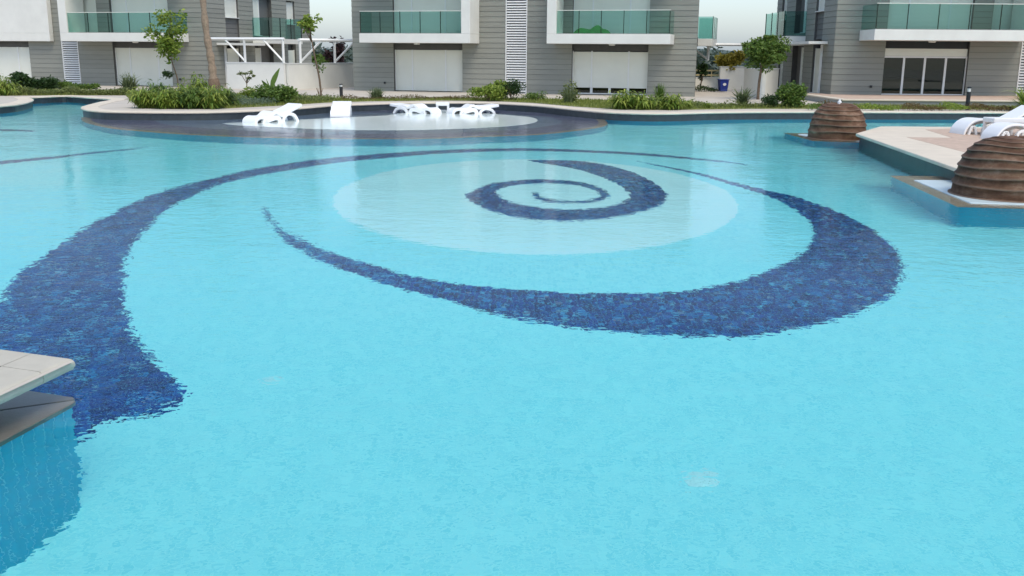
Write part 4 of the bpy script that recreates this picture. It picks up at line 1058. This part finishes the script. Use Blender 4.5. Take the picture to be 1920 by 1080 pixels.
clump(1392, 200, 95, 40, 'blade_grey', 'spreading palm like spiky plant before the blue bin', n=110, width=.07, arch=.75, name='spiky_plant', cat='plant', group='spiky plants', br=.15)
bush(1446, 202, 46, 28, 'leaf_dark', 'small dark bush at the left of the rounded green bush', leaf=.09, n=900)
bush(1482, 202, 66, 48, 'leaf_mid', 'rounded green bush at the corner of the right terrace', leaf=.12, n=3400, lumps=20)
hedge([(1515, 206.5), (1560, 206.5)], DECK, .6, .25, 'leaf_mid', 'short green hedge piece right of the rounded bush', .07, 500)
hedge([(1535, 206.5), (1582, 206.5)], DECK + .0, .5, .34, 'leaf_rust', 'rust brown hedge piece left of the farther dome', .07, 500)
hedge([(1612, 206.5), (1680, 206.8)], DECK, .6, .26, 'leaf_bright', 'bright green hedge piece right of the farther dome', .07, 600)
hedge([(1694, 206.8), (1765, 207)], DECK, .6, .27, 'leaf_rust', 'rust brown hedge piece below the sliding doors', .07, 600)
hedge([(1762, 207), (1808, 207)], DECK, .6, .30, 'leaf_bright', 'bright green hedge piece left of the right bollard', .07, 600)
hedge([(1815, 207.3), (1895, 207.5)], DECK, .6, .27, 'leaf_rust', 'rust brown hedge piece right of the right bollard', .07, 600)
clump(1921, 209, 110, 55, 'blade_green', 'spiky palm at the right edge of the picture', n=120, width=.07, arch=.8, name='spiky_plant', cat='plant', group='spiky plants', br=.12)
clump(1292, 203, 30, 18, 'blade_green', 'short grass tuft at the right corner of the middle house', n=120, width=.03)
clump(1325, 203.5, 34, 14, 'blade_green', 'short grass tuft in the gap between the houses', n=120, width=.03)

# trees
tree(334, 176, DECK, 150, 75, (-14, 106, 36, 50), 'leaf_bright', 'young bright green tree before the left house', trunk_r=.035, leaf=.19, n=1500, lumps=26, lean=.2, limbs=12)
bush(318, 180, 26, 14, 'leaf_dark', 'small dark leafy ball on the stem of the young tree', leaf=.09, n=380, lift=.75, group='shrubs along the pool border')
tree(603, 188, DECK, 160, 110, (-18, 140, 28, 26), 'leaf_bright', 'slender sparse tree before the white garden wall', trunk_r=.045, leaf=.17, n=420, lumps=14, shell=.3)
bush(600, 184, 26, 30, 'leaf_mid', 'small leaf tuft on the slender tree stem', leaf=.1, n=220, lift=1.15)
tree(1421, 186, DECK, 120, 78, (4, 90, 46, 32), 'leaf_mid', 'round topped dark green tree in the gap between the houses', trunk_r=.07, leaf=.16, n=5200, lumps=46, limbs=14)
tree(1373, 166.5, DECK, 70, 38, (-5, 54, 25, 23), 'leaf_yellow', 'small yellow leaved tree behind the spiky plant', trunk_r=.06, leaf=.2, n=2200, lumps=24)
tree(1313, 168, DECK, 55, 20, (2, 38, 14, 20), 'leaf_dark', 'small dark tree at the right corner of the middle house', trunk_r=.05, leaf=.14, n=700)
tree(1463, 164, DECK, 70, 30, (6, 52, 24, 20), 'leaf_mid', 'green tree half hidden by the right house', trunk_r=.09, leaf=.2, n=1600)
tree(632, 150, DECK, 90, 34, (0, 50, 18, 28), 'leaf_purple', 'dark purple leaved tree behind the white frame', trunk_r=.1, leaf=.22, n=1300)
tree(597, 149, DECK, 60, 20, (0, 30, 30, 20), 'leaf_mid', 'broad green tree behind the garden wall', trunk_r=.1, leaf=.25, n=1300)
hedge([(1303, 171.5), (1342, 171.5)], DECK, .8, .32, 'leaf_dark', 'low dark hedge by the far white boundary wall', .09, 500, group='hedges by the middle house')
# palm: only its trunk stands in the picture
p = at(404, 172, DECK); e = empty('palm_tree', (p.x, p.y, DECK), 0, 'tall palm with bare tan trunk beside the left house', 'palm')
pth = smooth_path([(0, 0, -.1), (-.05, 0, .5), (-.12, 0, 1.5), (-.28, 0, 3.0), (-.36, 0, 5.5), (-.40, 0, 8.2)], 6)
rad = [.21 + .03 * math.sin(i * 2.1) - .003 * i for i in range(len(pth))]
MB().tube(pth, rad, 12).build('trunk', 'palm_bark', e, smooth=True)
MB().tube([(-.02, 0, .0), (-.03, 0, .25), (-.06, 0, .62)], [.27, .30, .24], 10).build('root_collar', 'bark', e, smooth=True)
crown_v, crown_i = [], []
for k in range(26):
    az_ = k * 2.4; el = random.uniform(.1, 1.1); L_ = random.uniform(1.7, 2.3); b0_ = len(crown_v)
    for j in range(12):
        t = j / 11; c = Vector((-.40 + math.cos(az_) * L_ * t * math.cos(el * (1 - t)), math.sin(az_) * L_ * t * math.cos(el * (1 - t)), 8.2 + L_ * t * math.sin(el) - 1.5 * t * t * (1.2 - el * .5)))
        for s in (-1, 1):
            n_ = Vector((-math.sin(az_), math.cos(az_), -.5 * 1)) if s > 0 else Vector((math.sin(az_), -math.cos(az_), -.5)); w_ = .5 * math.sin(math.pi * (.12 + .85 * t))
            o = len(crown_v); dv = Vector((math.cos(az_), math.sin(az_), 0)) * .06
            crown_v += [c - dv * .4, c + dv * .4, c + n_ * w_ + dv * 2.5]; crown_i.append((o, o + 1, o + 2))
raw('crown', [tuple(q_) for q_ in crown_v], 3, len(crown_i), np.array(crown_i), 'leaf_mid', e)

# ------------------------------------------------------------------ far wooded hills
hv, hf = [], []
NX, NY = 160, 10
for j in range(NY):
    for i in range(NX):
        x = -420 + 1000 * i / (NX - 1) ; y = 300 + 50 * j
        h = (1.0 + 9.0 * (j / (NY - 1)) ** 1.2) * (.75 + .25 * math.sin(x * .013 + 1) + .12 * math.sin(x * .05 + j)) + random.uniform(0, 1.1)
        hv.append((x, y, -3 + h))
hf = [(j * NX + i, j * NX + i + 1, (j + 1) * NX + i + 1, (j + 1) * NX + i) for j in range(NY - 1) for i in range(NX - 1)]
MB().add(hv, hf).build('hills', 'far_hill', kind='structure', smooth=True)
# belt of far trees, read as one mass
tp = []
for k in range(900):
    y = 78 + 150 * random.random() ** 1.3; x = random.uniform(-.42, .62) * y; hh_ = random.uniform(1.7, 2.7) * (1 + (y - 80) / 300)
    pts = blob_points(50, hh_ * 1.0, hh_ * .8, hh_ * .6, 5) + np.array([x, y, .25 + hh_ * .42]); tp.append(pts)
v, i_ = leaf_cloud(np.concatenate(tp), .7); raw('far_wood', v, 4, len(i_), i_, 'leaf_far', label='far belt of dark trees beyond the houses', cat='wood', kind='stuff')
MB().add([(-600, 75, .27), (600, 75, .27), (600, 880, .27), (-600, 880, .27)], [(0, 1, 2, 3)]).build('meadow', 'lawn', kind='structure')

# ------------------------------------------------------------------ the water: one closed body
MB().box(-58, 58, 0.5, 73, -DEPTH - 0.3, 0.0).build('water', 'water', kind='structure')
